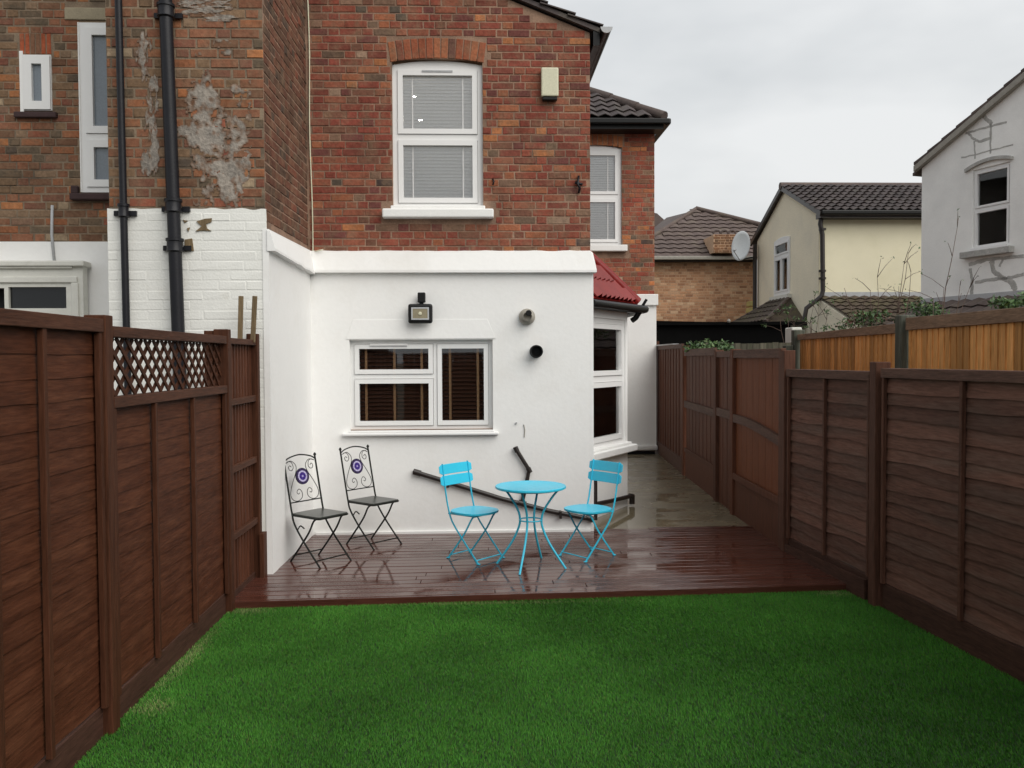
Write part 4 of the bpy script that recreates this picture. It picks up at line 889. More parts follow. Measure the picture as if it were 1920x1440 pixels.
# lattice: two layers of crossing laths
z0_, z1_ = 1.655, 1.955; sp = .125; sl = .82       # steep diamonds
for layer, sg in ((0, 1), (1, -1)):
    s0 = 4.33 - (z1_ - z0_) / sl * 1.0
    y = s0
    while y < 6.25 + .4:
        ya, yb2 = (y, y + (z1_ - z0_) / sl) if sg > 0 else (y + (z1_ - z0_) / sl, y)
        za_, zb_ = z0_, z1_
        # clip to the panel
        def at_(yy): return z0_ + (yy - ya) / (yb2 - ya) * (z1_ - z0_)
        pa, pb = (ya, za_), (yb2, zb_)
        lo_, hi_ = 4.335, 6.245
        def clip(p, o):
            if p[0] < lo_: return (lo_, at_(lo_))
            if p[0] > hi_: return (hi_, at_(hi_))
            return p
        if max(ya, yb2) > lo_ + .01 and min(ya, yb2) < hi_ - .01:
            pa, pb = clip(pa, pb), clip(pb, pa)
            if abs(pa[1] - pb[1]) > .02:
                xx = XL + (.006 if layer else -.004)
                MB().beam((xx, pa[0], pa[1]), (xx, pb[0], pb[1]), .025, .008, up=(1, 0, 0)).build('lath', M['postL'], lf)
        y += sp
# last section: upright pales with three cross rails
yy = 6.37; k = 0
while yy < 7.06:
    one('pale', M['pale'], lf, (XL - .012 + (.006 if k % 2 else 0), yy, .10), (XL + .002 + (.006 if k % 2 else 0), yy + .033, 1.97 + random.uniform(-.004, .004))); yy += .040; k += 1
for z in (.50, 1.0, 1.50): one('rail', M['railY'], lf, (XL + .01, 6.34, z), (XL + .045, 7.08, z + .05), bevel=.004)
one('top_rail', M['railY'], lf, (XL - .02, 6.34, 1.955), (XL + .05, 7.08, 2.0), bevel=.004)
one('gravel_board', M['gravelboard'], lf, (XL - .015, 6.34, -.02), (XL + .02, 7.08, .10))
one('post', M['postL'], lf, (XL - .03, 7.06, -.05), (XL + .06, 7.135, 2.05), bevel=.006)
one('post_spur', M['postL'], lf, (XL + .062, 7.02, -.02), (XL + .10, 7.13, .42), bevel=.005)

# ================================================================== RIGHT FENCE
rf = empty('garden_fence', (3.0, 5, 0), 'dark weathered overlapping board fence along the right of lawn', 'fence')
rx = lambda y: 2.83 + (7.75 - y) * .075
for i, (a, b, bt, zt_) in enumerate(((6.26, 7.68, (6.98,), 1.66), (4.30, 6.10, (5.19,), 1.685), (2.36, 4.16, (3.26,), 1.69), (.4, 2.2, (1.3,), 1.69), (-1.5, .3, (-.6,), 1.69))):
    lap_panel(rf, rx, a, b, .20, zt_, M['lapR'], -1, 15, M['railR'], battens=bt, wavy=.013, seed=40 + i, mp_=M['postR'])
    ybox(rf, 'top_rail', rx, a, b, -.03, .05, zt_ - .0, zt_ + .07, -1, M['railR'])
    ybox(rf, 'gravel_board', rx, a, b, -.02, .022, -.02, .19, -1, M['gravelboard'])
for y, w, h in ((6.18, .10, 1.80), (4.23, .10, 1.80), (2.28, .1, 1.8), (.35, .1, 1.8)):
    x = rx(y); one('post', M['postR'], rf, (x - .065, y - w / 2, -.1), (x + .05, y + w / 2, h), bevel=.006)
# lower board running from the deck to the corner of the lawn
MB().prism([(rx(7.7) - .03, 7.70, .0), (rx(6.3) - .03, 6.30, .0), (rx(6.3) - .03, 6.30, .16), (rx(7.7) - .03, 7.70, .13)], (-.02, 0, 0)).build('kick_board', M['gravelboard'], rf)

# gates and closeboard section down the side path
gx_ = lambda y: (2.83 + (y - 7.75) * .045) if y < 9.6 else (2.913 + (y - 9.6) * .068 if y < 12.9 else 3.137 + (y - 12.9) * .075)
def pales(par, y0, y1, w, z0, z1, m, name='board', gap=.003, side=-1, lap=0.004):
    y = y0; k = 0
    while y < y1 - .02:
        b = min(y + w, y1); x0, x1 = gx_(y), gx_(b); o_ = (lap if k % 2 else 0)
        ybox(par, name, gx_, y + gap / 2, b - gap / 2, -.008 + o_, .008 + o_, z0, z1 + random.uniform(-.003, .003), side, m, bevel=0); y = b; k += 1
gt = empty('garden_gate', (gx_(8.7), 8.7, 0), 'orange-brown boarded gate with curved middle rail, nearest the deck', 'gate', 'gates down the side path')
pales(gt, 7.86, 9.58, .115, .50, 1.86, M['gate'], gap=.0012, lap=.0015)
ybox(gt, 'top_rail', gx_, 7.86, 9.58, .008, .045, 1.83, 1.92, -1, M['railR'])
mb = MB(); n = 14; pts = []
for i in range(n + 1):
    y = 7.86 + 1.72 * i / n; zc_ = 1.02 + .20 * (1 - ((y - 7.86) / 1.72 - 1) ** 2) ; pts.append((gx_(y) - .028, y, 1.05 + .10 * math.sin(min(1, (y - 7.86) / 1.5) * math.pi / 2)))
MB().tube(pts, (.03, .052), 4, flat=(1, 0, 0)).build('curved_rail', M['railR'], gt) if False else None
mb = MB()
for i in range(n):
    a, b = V(pts[i]), V(pts[i + 1]); 
    mb.add([a + V((-.02, 0, -.045)), a + V((.02, 0, -.045)), a + V((.02, 0, .045)), a + V((-.02, 0, .045)), b + V((-.02, 0, -.045)), b + V((.02, 0, -.045)), b + V((.02, 0, .045)), b + V((-.02, 0, .045))], [(0, 1, 5, 4), (1, 2, 6, 5), (2, 3, 7, 6), (3, 0, 4, 7)] + ([(3, 2, 1, 0)] if i == 0 else []) + ([(4, 5, 6, 7)] if i == n - 1 else []))
mb.build('curved_rail', M['railR'], gt)
ybox(gt, 'lower_panel', gx_, 7.86, 9.58, -.01, .026, 0, .50, -1, M['gatedark'])
ybox(gt, 'bottom_rail', gx_, 7.86, 9.58, .026, .05, .46, .53, -1, M['gatedark'])
ybox(gt, 'stile', gx_, 7.80, 7.88, -.0, .05, DZ, 1.92, -1, M['postR']); 
g2 = empty('garden_gate', (gx_(10), 10, 0), 'narrow dark boarded fixed leaf between two posts beside the orange-brown gate', 'gate', 'gates down the side path')
pales(g2, 9.68, 10.48, .115, 0, 1.86, M['gatedark']); ybox(g2, 'top_rail', gx_, 9.68, 10.48, .008, .045, 1.84, 1.91, -1, M['railR']); ybox(g2, 'mid_rail', gx_, 9.68, 10.48, .008, .045, 1.12, 1.22, -1, M['railR'])
g3 = empty('garden_gate', (gx_(11.6), 11.6, 0), 'wide dark brown boarded gate with straight middle rail farther down the path', 'gate', 'gates down the side path')
pales(g3, 10.60, 12.82, .13, .45, 1.90, M['gatedark']); ybox(g3, 'top_rail', gx_, 10.6, 12.82, .008, .045, 1.86, 1.96, -1, M['railR']); ybox(g3, 'mid_rail', gx_, 10.6, 12.82, .008, .045, 1.09, 1.19, -1, M['railR'])
ybox(g3, 'lower_panel', gx_, 10.6, 12.82, -.01, .022, 0, .45, -1, M['gatedark']); ybox(g3, 'bottom_rail', gx_, 10.6, 12.82, .022, .04, .42, .48, -1, M['gatedark'])
fd = empty('garden_fence', (gx_(14.5), 14.5, 0), 'dark narrow-board fence at far end of side path beside white wall', 'fence')
pales(fd, 13.0, 16.3, .15, .28, 1.98, M['gatedark'], lap=.012, gap=.012); ybox(fd, 'top_rail', gx_, 13.0, 16.3, .006, .045, 1.98, 2.05, -1, M['railR'])
ybox(fd, 'gravel_board', gx_, 13.0, 16.3, .0, .03, 0.02, .27, -1, M['railR'])
one('cap', M['grey'], fd, (gx_(15.5) - .05, 14.4, 2.052), (gx_(15.5) + .05, 16.25, 2.075))
for par, y, h, m in ((gt, 7.75, 1.90, 'postR'), (gt, 9.63, 1.93, 'gatedark'), (g2, 10.54, 1.93, 'postR'), (g3, 12.91, 2.02, 'gatedark'), (fd, 16.3, 2.15, 'postR')):
    x = gx_(y); one('post', M[m], par, (x - .055, y - .05, -.05), (x + .05, y + .05, h), bevel=.005)

# orange closeboard fence behind ours
of = empty('closeboard_fence', (3.8, 7, 0), 'new orange closeboard fence with grey-green posts behind the dark right fence', 'fence')
ox = lambda y: 3.93 - (10.4 - y) * .062
def opanel(y0, y1, z0, z1):
    y = y0; 
    while y < y1 - .02:
        b = min(y + .098, y1); x = ox(y); mb = MB(); t0, t1 = .006, .024
        # feather-edge board: thick edge laps over the next
        mb.prism([(x, y, .3), (x - t1, y, .3), (x - t0, b + .012, .3), (x, b + .012, .3)], (0, 0, z0 + (z1 - z0) * (b - y0) / (y1 - y0) - .3)); mb.build('board', M['orange'], of); y = b
    ybox(of, 'capping_rail', ox, y0, y1, -.02, .045, z0 - .075, z0 + .012, -1, M['orangerail'], zz1=z1 + .012)
opanel(7.46, 10.32, 2.12, 2.10); opanel(4.4, 7.30, 2.14, 2.16); opanel(1.6, 4.3, 2.16, 2.16)
for y, h in ((10.40, 2.17), (7.38, 2.20), (4.35, 2.25)):
    x = ox(y); MB().prism([(x - .08, y - .055, 0), (x + .06, y - .055, 0), (x + .06, y + .055, 0), (x - .08, y + .055, 0)], (0, 0, h)).build('post', M['oldpost'], of, bevel=.012)
one('post', M['oldpost'], of, (ox(10.4) - .19, 10.34, 0), (ox(10.4) - .09, 10.44, 1.98), bevel=.01)
of2 = empty('old_fence', (4.0, 13, 0), 'old weathered grey board fence behind the gates', 'fence')
x = 3.35
while x < 5.0:
    w_ = random.uniform(.085, .11); one('board', M['oldboard'], of2, (x, 12.99 + random.uniform(-.005, .005), .2), (x + w_ - .008, 13.01, 2.06 + random.uniform(-.015, .015))); x += w_
one('rail', M['oldboard'], of2, (3.35, 13.02, 1.5), (5.0, 13.07, 1.6))
bf = empty('back_fence', (.5, -4, 0), 'brown boarded fence closing the far end of the lawn behind the viewer', 'fence')
for i in range(40):
    one('board', M['pale'], bf, (-1.9 + i * .142, -4.02, 0), (-1.9 + i * .142 + .136, -4.0, 2.0))
# ================================================================== HOUSES BEYOND
tb = empty('brick_outbuilding', (6.5, 27, 0), 'tan brick building with hipped brown tiled roof far beyond the side path', 'building')
Yt = 26.0; FT = Fr((0, Yt, 0), (0, -1, 0)); te = PY(1300, 486, Yt).z
tw_ = wall(FT, 4.2, 8.4, 0, te, .3).build('wall', M['mortar_t'], tb)
mb = MB()
for b in lay(FT, 4.6, 8.38, 1.9, te - .03, TAN, course=.085, seed=61, joint=.014): brick_geo(mb, FT.P(b[1], 0, b[2]), FT.u, FT.n, V((0, 0, 1)), b[3], b[4], b[6], b[5])
mb.build('brickwork', M['brick_t'], tw_, kind='stuff')
pk = PY(1305, 394, 28.8); hb = V((pk.x - 3.1, 25.7, te)); rt = PY(1424, 424, 27.6); lr = PY(1222, 415, 33.0)
MB().prism([hb, (9.8, 25.7, te), rt, pk], V((0, .02, -.04))).build('roof', M['browntile'], tb)
ridge = PY(1250, 408, 33.0)
MB().add([hb, pk, ridge, (hb.x, 33, te)], [(0, 1, 2, 3)]).build('roof', M['browntile'], tb)
sl = (pk - V((pk.x, 25.7, te))).normalized(); Ls = (pk - V((pk.x, 25.7, te))).length
def int_(p):
    t = (p.y - 25.7) / 3.1; return p.x > hb.x + (pk.x - hb.x) * t + .05 and (p.x < pk.x + (rt.x - pk.x) * ((pk.y - p.y) / (pk.y - rt.y)) if p.y > rt.y else p.x < 9.6)
roof((hb.x, 25.68, te), (1, 0, 0), sl, 9.7 - hb.x, Ls, .33, .30, M['browntile'], tb, inside=int_, rolls=1, h=.03, lift=.025, joined=True)
MB().tube([hb + V((0, 0, .03)), pk + V((0, 0, .04))], .07, 8).build('hip_tile', M['browntile'], tb, smooth=60)
MB().tube([pk + V((0, 0, .06)), rt + V((0, 0, .06))], .08, 8).build('hip_tile', M['browntile'], tb, smooth=60)
one('gutter', M['ventgrey'], tb, (4.4, 25.58, te - .06), (8.38, 25.70, te + .05), bevel=.02)
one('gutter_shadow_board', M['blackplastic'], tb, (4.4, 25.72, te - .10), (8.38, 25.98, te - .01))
# the far ridge of another roof at its left
MB().prism([PY(1222, 470, 36), PY(1222, 398, 36), PY(1232, 400, 36), PY(1252, 418, 36), PY(1262, 470, 36)], (0, 3, 0)).build('roof', M['browntile'], tb)
# parapet stub with three half-round tiles
ca, cb2 = PY(1337, 474, 25.5), PY(1380, 440, 25.5)
st_ = empty('chimney_stub', (ca.x, 25.6, ca.z), 'low brick stub with three half-round cap tiles on brown roof', 'chimney')
core_ = one('stub_core', M['mortar_t'], st_, (ca.x, 25.45, ca.z), (cb2.x, 26.6, cb2.z))
Fc = Fr((0, 25.45, 0), (0, -1, 0)); mb = MB()
for b in lay(Fc, ca.x, cb2.x, ca.z, cb2.z, [((.22, .11, .06), 3), ((.16, .085, .05), 2), ((.28, .15, .08), 1)], course=.08, seed=3): brick_geo(mb, Fc.P(b[1], 0, b[2]), Fc.u, Fc.n, V((0, 0, 1)), b[3], b[4], b[6], b[5])
mb.build('brickwork', M['brick'], st_, kind='stuff')
for i in range(3):
    x = ca.x + (cb2.x - ca.x) * (i + .5) / 3; mb = MB(); r = (cb2.x - ca.x) / 6 * .92
    mb.tube([(x + r * math.cos(a), 25.5, cb2.z + .02 + r * math.sin(a)) for a in [math.pi * k / 8 for k in range(9)]], .03, 6); mb.build('cap_tile', M['browntile'], st_)
# yellow blocks at the corner of the tan building
for i, z in enumerate((598, 586, 574)):
    a, b = PY(1403 + i, z, 25.6), PY(1414, z - 10, 25.6)
    tag(one('yellow_block', mat('yellow_paint', (.58, .50, .20), .8, bump=.2) if i == 0 else bpy.data.materials['yellow_paint'], None, (a.x, 25.5, a.z), (b.x, 25.9, b.z - .01), bevel=.02), ('lowest', 'middle', 'topmost')[i] + ' of three yellow painted blocks at the corner of the tan brick wall', 'block', 'yellow blocks')

# cream house, gable towards the yard
ch = empty('cream_house', (10, 22, 0), 'cream rendered house with dark tiled ridge roof beyond the right fence', 'house')
Xc = 8.18; y0c, y1c = 20.4, 25.2; FCg = Fr((Xc, y1c, 0), (-1, 0, 0)); ez = PY(1543, 404, y0c).z; ez2 = PXp(1420, 436, Xc); 
pkc = PXp(1472, 351, Xc); y1c = ez2.y; FCg = Fr((Xc, y1c, 0), (-1, 0, 0))
wz_0, wz_1 = PXp(1467, 553, Xc).z, PXp(1467, 449, Xc).z; wu0, wu1 = y1c - PXp(1453, 500, Xc).y, y1c - PXp(1482, 500, Xc).y
g = wall(FCg, 0, y1c - y0c - .004, 0, ez, .3, [(wu0, wu1, wz_0, wz_1)]); g.prism([(Xc, y1c, ez), (Xc, y0c + .004, ez), (Xc, pkc.y, pkc.z - .05)], (.3, 0, 0)); g.build('gable_wall', M['creamrender2'], ch)
wu, wh = wu1 - wu0, wz_1 - wz_0; tr = wh * .70
window(ch, FCg, wu0, wu1, wz_0, wz_1, [(.08, wu / 2 - .02, .08, tr - .04), (wu / 2 + .02, wu - .08, .08, tr - .04), (.08, wu - .08, tr + .04, wh - .08)], sash=.05, setback=-.03, arch=.06)
MB().fbox(FCg, wu0 - .1, wu1 + .1, 0, .12, wz_0 - .12, wz_0 - .02).build('window_sill', M['offwhite'], ch)
room(ch, FCg, wu0 - .2, wu1 + .2, wz_0 - .2, wz_1 + .2, 1.5, -.31, M['glassdark'])
MB().fbox(FCg, wu0 + .1, wu0 + .42, -.20, -.18, wz_0 + .05, wz_0 + tr).build('curtain', M['blindwhite'], ch)
FCs = Fr((0, y0c, 0), (0, -1, 0)); wall(FCs, Xc + .006, 15.0, 0, ez - .0, .3).build('side_wall', M['creamrender'], ch)
one('fascia', M['darkpipe'], ch, (Xc - .08, y0c - .30, ez - .10), (15, y0c - .01, ez + .02))
one('gutter', M['blackplastic'], ch, (Xc - .1, y0c - .42, ez - .04), (15, y0c - .30, ez + .07), bevel=.03)
rs = V((0, pkc.y - (y0c - .35), pkc.z - ez)); 
MB().prism([(Xc - .12, y0c - .35, ez), (15, y0c - .35, ez), (15, pkc.y, pkc.z), (Xc - .12, pkc.y, pkc.z)], (0, 0, -.06)).build('roof', M['darktile'], ch)
MB().prism([(Xc - .12, pkc.y, pkc.z), (15, pkc.y, pkc.z), (15, y1c + .3, ez), (Xc - .12, y1c + .3, ez)], (0, 0, -.06)).build('roof', M['darktile'], ch)
roof((Xc - .14, y0c - .38, ez + .03), (1, 0, 0), rs, 2.95 + .3, rs.length, .20, .335, M['darktile'], ch, rolls=1, h=.05, lift=.03, name='roof_tile')
roof((Xc - .14 + 3.25, y0c - .38, ez + .03), (1, 0, 0), rs, 3.4, rs.length, .20, .335, M['darktile'], ch, rolls=1, h=.05, lift=.03, joined=True)
MB().tube([(Xc - .14, pkc.y, pkc.z + .03), (15, pkc.y, pkc.z + .03)], .10, 8).build('ridge_tile', M['browntile'], ch, smooth=60)
MB().beam((Xc - .10, y0c - .38, ez - .02), (Xc - .10, pkc.y, pkc.z - .02), .05, .12).build('verge', M['darkpipe'], ch); MB().beam((Xc - .10, y1c + .3, ez - .05), (Xc - .10, pkc.y, pkc.z - .02), .05, .12).build('verge', M['darkpipe'], ch)
dp = empty('downpipe', (Xc, y0c - .1, 2), 'brown downpipe on the corner of the cream house', 'downpipe')
d_ = lambda px, py: PY(px, py, y0c - .12)
MB().tube([d_(1541, 402), d_(1538, 420), d_(1542, 440), d_(1543, 545), d_(1540, 556), d_(1512, 578), d_(1508, 600)], .055, 8).build('pipe_run', M['darkpipe'], dp, smooth=60)
for py in (430, 508, 522): MB().tube([d_(1542, py - 2), d_(1542, py + 2)], .085, 8).build('collar', M['darkpipe'], dp)
MB().tube([(Xc - .10, y1c - .1, ez - .1), (Xc - .1, y1c - .1, 2.2)], .06, 8).build('corner_pipe', M['darkpipe'], ch)
# lean-to roof under the cream side wall, with its own cream end wall
lz = PY(1620, 560, y0c).z
MB().prism([(Xc + .165, y0c - .01, lz), (13, y0c - .01, lz), (13, 17.4, 2.25), (Xc + .165, 17.4, 2.25)], (0, 0, -.08)).build('lean_to_roof', M['mosstile'], ch)
lr_ = V((0, y0c - 17.4, lz - 2.25)); roof((Xc + .02, 17.38, 2.29), (1, 0, 0), lr_, 3.4, lr_.length, .24, .32, M['mosstile'], ch, rolls=1, h=.035, lift=.022, joined=True)
MB().fbox(FCs, Xc + .05, 12.0, 0, .02, lz - .02, lz + .16).build('lead_flashing', M['grey'], ch)
MB().prism([(Xc, 17.5, 0), (Xc, y0c - .02, 0), (Xc, y0c - .02, lz - .02), (Xc, 17.5, 2.24)], (.16, 0, 0)).build('lean_to_end_wall', M['creamrender2'], ch)
# hipped bay roof under the gable window
bx, ya_, yb_ = 7.15, 21.2, 24.4; za, zb = 2.72, 3.42
R0, R1, R2, R3 = V((bx, ya_, za)), V((Xc, ya_, za)), V((bx, yb_, za)), V((Xc, yb_, za)); T0, T1 = V((Xc, 22.3, zb)), V((Xc, 23.4, zb))
MB().add([R0, R1, T0, R2, R3, T1], [(0, 1, 2), (3, 0, 2, 5), (4, 3, 5), (0, 3, 4, 1)]).build('bay_roof', M['mosstile'], ch)
nR = V((-(zb - za), 0, (Xc - bx))).normalized(); sR = V((Xc - bx, 0, zb - za)).normalized()
roof(R2 + V((-.02, 0, .01)), (0, -1, 0), sR, yb_ - ya_, (T0 - V((bx, 22.3, za))).length, .26, .25, M['mosstile'], ch, rolls=1, h=.03, lift=.02, joined=True, inside=lambda p: ya_ + (p.x - bx) / (Xc - bx) * 1.1 < p.y < yb_ - (p.x - bx) / (Xc - bx) * 1.0)
MB().tube([R0, T0], .06, 8).build('hip_tile', M['browntile'], ch); MB().tube([R2, T1], .06, 8).build('hip_tile', M['browntile'], ch)
one('bay_body', M['offwhite'], ch, (bx + .2, ya_ + .2, 0), (Xc - .001, yb_ - .2, za - .02))
one('gutter', M['blackplastic'], ch, (bx - .08, ya_ - .08, za - .1), (bx + .05, yb_ + .05, za - .01)); one('gutter', M['blackplastic'], ch, (bx - .08, ya_ - .10, za - .1), (Xc, ya_ + .0, za - .01))
# satellite dish
sdish = empty('satellite_dish', PY(1418, 480, 25.0), 'pale grey satellite dish on a bracket at left corner of cream house', 'satellite dish')
dc = PY(1389, 461, 24.6); ax = V((-.70, -.66, .12)).normalized(); up_ = (V((0, 0, 1)) - ax * ax.z).normalized(); sd_ = ax.cross(up_); mb = MB(); n, m_ = 28, 5; a_, b_ = .30, .44
mb.v.append(tuple(dc - ax * .07))
for i in range(1, m_ + 1):
    for j in range(n):
        t = 2 * math.pi * j / n; q = i / m_; mb.v.append(tuple(dc + sd_ * (a_ * q * math.cos(t)) + up_ * (b_ * q * math.sin(t)) - ax * .07 * (1 - q * q)))
for j in range(n): mb.f.append((0, 1 + j, 1 + (j + 1) % n)); mb.c.append(None)
for i in range(m_ - 1):
    for j in range(n): a = 1 + i * n; mb.f.append((a + j, a + n + j, a + n + (j + 1) % n, a + (j + 1) % n)); mb.c.append(None)
do = mb.build('dish', M['grey'], sdish, smooth=True); so = do.modifiers.new('thick', 'SOLIDIFY'); so.thickness = .012
do.data.materials[0] = mat('dish_paint', (.66, .68, .68), .5, var=.05, bump=0)
bk = PXp(1420, 483, Xc - .02)
MB().tube([dc - ax * .08, PY(1392, 486, 24.7), PY(1408, 483, 24.9), bk], .022, 8).build('mast', M['blackplastic'], sdish, smooth=True)
MB().tube([dc - up_ * .42, dc + ax * .38 - up_ * .22], .014, 6).build('feed_arm', M['grey'], sdish); MB().tube([dc + ax * .36 - up_ * .22, dc + ax * .28 - up_ * .16], .035, 8).build('receiver', M['grey'], sdish)

# white house at the right edge
wh_ = empty('white_house', (9, 14, 0), 'weathered white rendered house gable with grey cement repair lines at right', 'house')
A = PY(1727, 500, 15.4); A.z = 0; dr = V((.296, -.955, 0)).normalized(); FH = Fr(A, (-dr.y * -1 * -1, dr.x * -1, 0)); FH = Fr(A, (dr.y, -dr.x, 0))
def HU(px, py):      # pixel on the gable plane
    d = ray(px, py); t = (A - EYE).dot(FH.n) / d.dot(FH.n); p = EYE + d * t; return (p - A).dot(FH.u), p.z
hz = HU(1727, 312)[1]; v_ = HU(1920, 150); slope = (v_[1] - hz) / v_[0]; Lh = 5.4; pkh = Lh / 2
hu0, hz0 = HU(1823, 470); hu1, _ = HU(1892, 470); hz1 = HU(1855, 312)[1]
hz0 = HU(1855, 465)[1]
g = wall(FH, 0, Lh, 0, hz, .3, [(hu0, hu1, hz0, hz1)])
# recess above the eave line: the window rises to the verge triangle only if it fits
ztri = hz
if hz1 > hz: pass
g.prism([FH.P(0, 0, hz), FH.P(Lh, 0, hz), FH.P(pkh, 0, hz + slope * pkh)], -FH.n * .3); g.build('gable_wall', M['greyrender'], wh_)
hw2, hh2 = hu1 - hu0, hz1 - hz0
window(wh_, FH, hu0, hu1, hz0, hz1, [(.025, hw2 - .025, .03, hh2 / 2 - .02), (.025, hw2 - .025, hh2 / 2 + .02, hh2 - .04)], sash=.042, setback=.03)
room(wh_, FH, hu0 - .1, hu1 + .1, hz0 - .2, hz1 + .1, 1.2, -.31, M['glassdark'])
MB().fbox(FH, hu0 - .16, hu1 + .10, 0, .12, hz0 - .13, hz0 - .02).build('window_sill', M['crack'], wh_, bevel=.012)
MB().fbox(FH, hu0 - .0, hu1 + .0, -.02, .05, hz0 - .02, hz0 + .03).build('window_sill', M['upvc'], wh_, bevel=.006)
mb = MB(); n = 10
for i in range(n):
    a, b = [hu0 - .14 + (hw2 + .20) * t / n for t in (i, i + 1)]; f = lambda u: hz1 + .035 + .05 * (1 - ((u - hu0) / hw2 * 2 - 1) ** 2)
    mb.add([FH.P(a, .05, f(a)), FH.P(b, .05, f(b)), FH.P(b, .05, f(b) + .055), FH.P(a, .05, f(a) + .055), FH.P(a, 0, f(a)), FH.P(b, 0, f(b)), FH.P(b, 0, f(b) + .055), FH.P(a, 0, f(a) + .055)], [(0, 1, 2, 3), (4, 5, 1, 0), (3, 2, 6, 7)] + ([(4, 0, 3, 7)] if i == 0 else []) + ([(1, 5, 6, 2)] if i == n - 1 else []))
mb.build('arch_lintel', M['crack'], wh_)
def crack(pts, w):
    q = [HU(*p) for p in pts]; mb = MB(); k = 0; rnd = random.Random(len(pts) + int(pts[0][0])); dense = []
    for (a, b) in zip(q, q[1:]):
        for i in range(6): dense.append((a[0] + (b[0] - a[0]) * i / 6 + rnd.uniform(-.008, .008), a[1] + (b[1] - a[1]) * i / 6 + rnd.uniform(-.008, .008)))
    dense.append(q[-1]); prev = None
    for i, p in enumerate(dense):
        p2 = dense[min(i + 1, len(dense) - 1)]; p1 = dense[max(i - 1, 0)]; t = V((p2[0] - p1[0], p2[1] - p1[1])); t = t.normalized() if t.length > 0 else V((1, 0)); nn = V((-t.y, t.x)); ww = w * (.75 + .6 * abs(noise.noise(V((p[0] * 5, p[1] * 5, 3)))))
        kk = len(mb.v); mb.v += [tuple(FH.P(p[0] + nn.x * ww / 2, .004, p[1] + nn.y * ww / 2)), tuple(FH.P(p[0] - nn.x * ww / 2, .004, p[1] - nn.y * ww / 2)), tuple(FH.P(p[0] + nn.x * ww / 2 * 1.3, -.002, p[1] + nn.y * ww / 2 * 1.3)), tuple(FH.P(p[0] - nn.x * ww / 2 * 1.3, -.002, p[1] - nn.y * ww / 2 * 1.3))]
        if prev is not None:
            mb.f += [(prev, prev + 1, kk + 1, kk), (prev + 2, prev, kk, kk + 2), (prev + 1, prev + 3, kk + 3, kk + 1)]; mb.c += [None] * 3
        prev = kk
    mb.build('repair_line', M['crack'], wh_)
for pts, w in [([(1840, 215), (1852, 225), (1860, 233)], .06), ([(1810, 250), (1825, 246), (1860, 236), (1888, 229)], .035), ([(1815, 248), (1824, 260), (1836, 266), (1858, 259)], .04), ([(1858, 232), (1857, 288)], .035), ([(1827, 264), (1828, 298)], .03), ([(1803, 296), (1850, 284), (1900, 271)], .022),
               ([(1816, 496), (1850, 487), (1920, 480)], .055), ([(1819, 503), (1823, 522), (1822, 552)], .055), ([(1859, 488), (1862, 508), (1880, 520), (1898, 530), (1905, 545)], .085), ([(1828, 530), (1860, 524), (1885, 522), (1920, 514)], .05), ([(1881, 484), (1874, 500)], .04)]: crack(pts, w)
o_ = FH.n * .10
for sgn, (pa, pb) in enumerate(((FH.P(-.10, .1, hz - .03 - .1 * slope + .06), FH.P(pkh, .1, hz + slope * pkh + .03)),)):
    dv = (pb - pa); k = 9
    for i in range(k):
        a = pa + dv * (i / k); b = pa + dv * ((i + 1.12) / k)
        MB().prism([a + V((0, 0, .045)), b + V((0, 0, .02)), b + V((0, 0, .075)), a + V((0, 0, .10))], -FH.n * 1.2).build('verge_tile', M['browntile'], wh_, bevel=.006)
    MB().prism([pa + V((0, 0, -.07)), pb + V((0, 0, -.07)), pb + V((0, 0, .03)), pa + V((0, 0, .03))], -FH.n * .09).build('verge', M['ventgrey'], wh_)
MB().prism([FH.P(-.2, .02, hz - .05 - .2 * slope), FH.P(pkh, .02, hz + slope * pkh + .04), FH.P(Lh + .2, .02, hz - .05 - .2 * slope), FH.P(Lh + .2, .02, hz + .0 - .2 * slope), FH.P(pkh, .02, hz + slope * pkh + .08), FH.P(-.2, .02, hz + .0 - .2 * slope)], -FH.n * 8).build('roof', M['browntile'], wh_)
lw_ = HU(1800, 565)[1]
wv = [FH.P(0.02, 0, lw_), FH.P(Lh, 0, lw_), FH.P(Lh, 1.9, lw_ - .95), FH.P(.02, 1.9, lw_ - .95)]
MB().prism(wv, V((0, 0, -.06))).build('lean_to_roof', M['browntile'], wh_)
sw = (wv[3] - wv[0]); roof(wv[3] + V((0, 0, .01)), FH.u, -sw, 3.6, sw.length, .28, .34, M['browntile'], wh_, rolls=1, h=.03, lift=.02, joined=True)
MB().fbox(FH, 0.02, 4, 0, .015, lw_ - .02, lw_ + .10).build('lead_flashing', M['grey'], wh_)
MB().fbox(FH, .2, 5, .0, 1.7, 0, lw_ - 1.0).build('lean_to_wall', M['greyrender'], wh_)

# dark felted shed behind the gates
sh = empty('garden_shed', (5, 18, 0), 'low black felt-covered shed beyond the gates', 'shed')
a, b = PY(1226, 640, 17.5), PY(1482, 640, 17.5)
one('shed_body', M['tarp'], sh, (3.3, 17.5, 0), (b.x, 20.3, 2.50))
MB().prism([(3.25, 17.4, 2.60), (4.6, 17.4, 2.565), (5.6, 17.4, 2.56), (b.x + .05, 17.4, 2.575), (b.x + .05, 17.4, 2.50), (3.25, 17.4, 2.50)], (0, 3.0, 0)).build('roof', M['tarp'], sh)
tag(MB().lathe((PY(1368, 604, 17.3).x, 17.36, PY(1368, 604, 17.3).z), [(.03, 0), (.04, .03), (.01, .07)], n=10).build('roof_clip', M['ventgrey']), 'tiny grey clip on edge of black shed roof', 'clip')
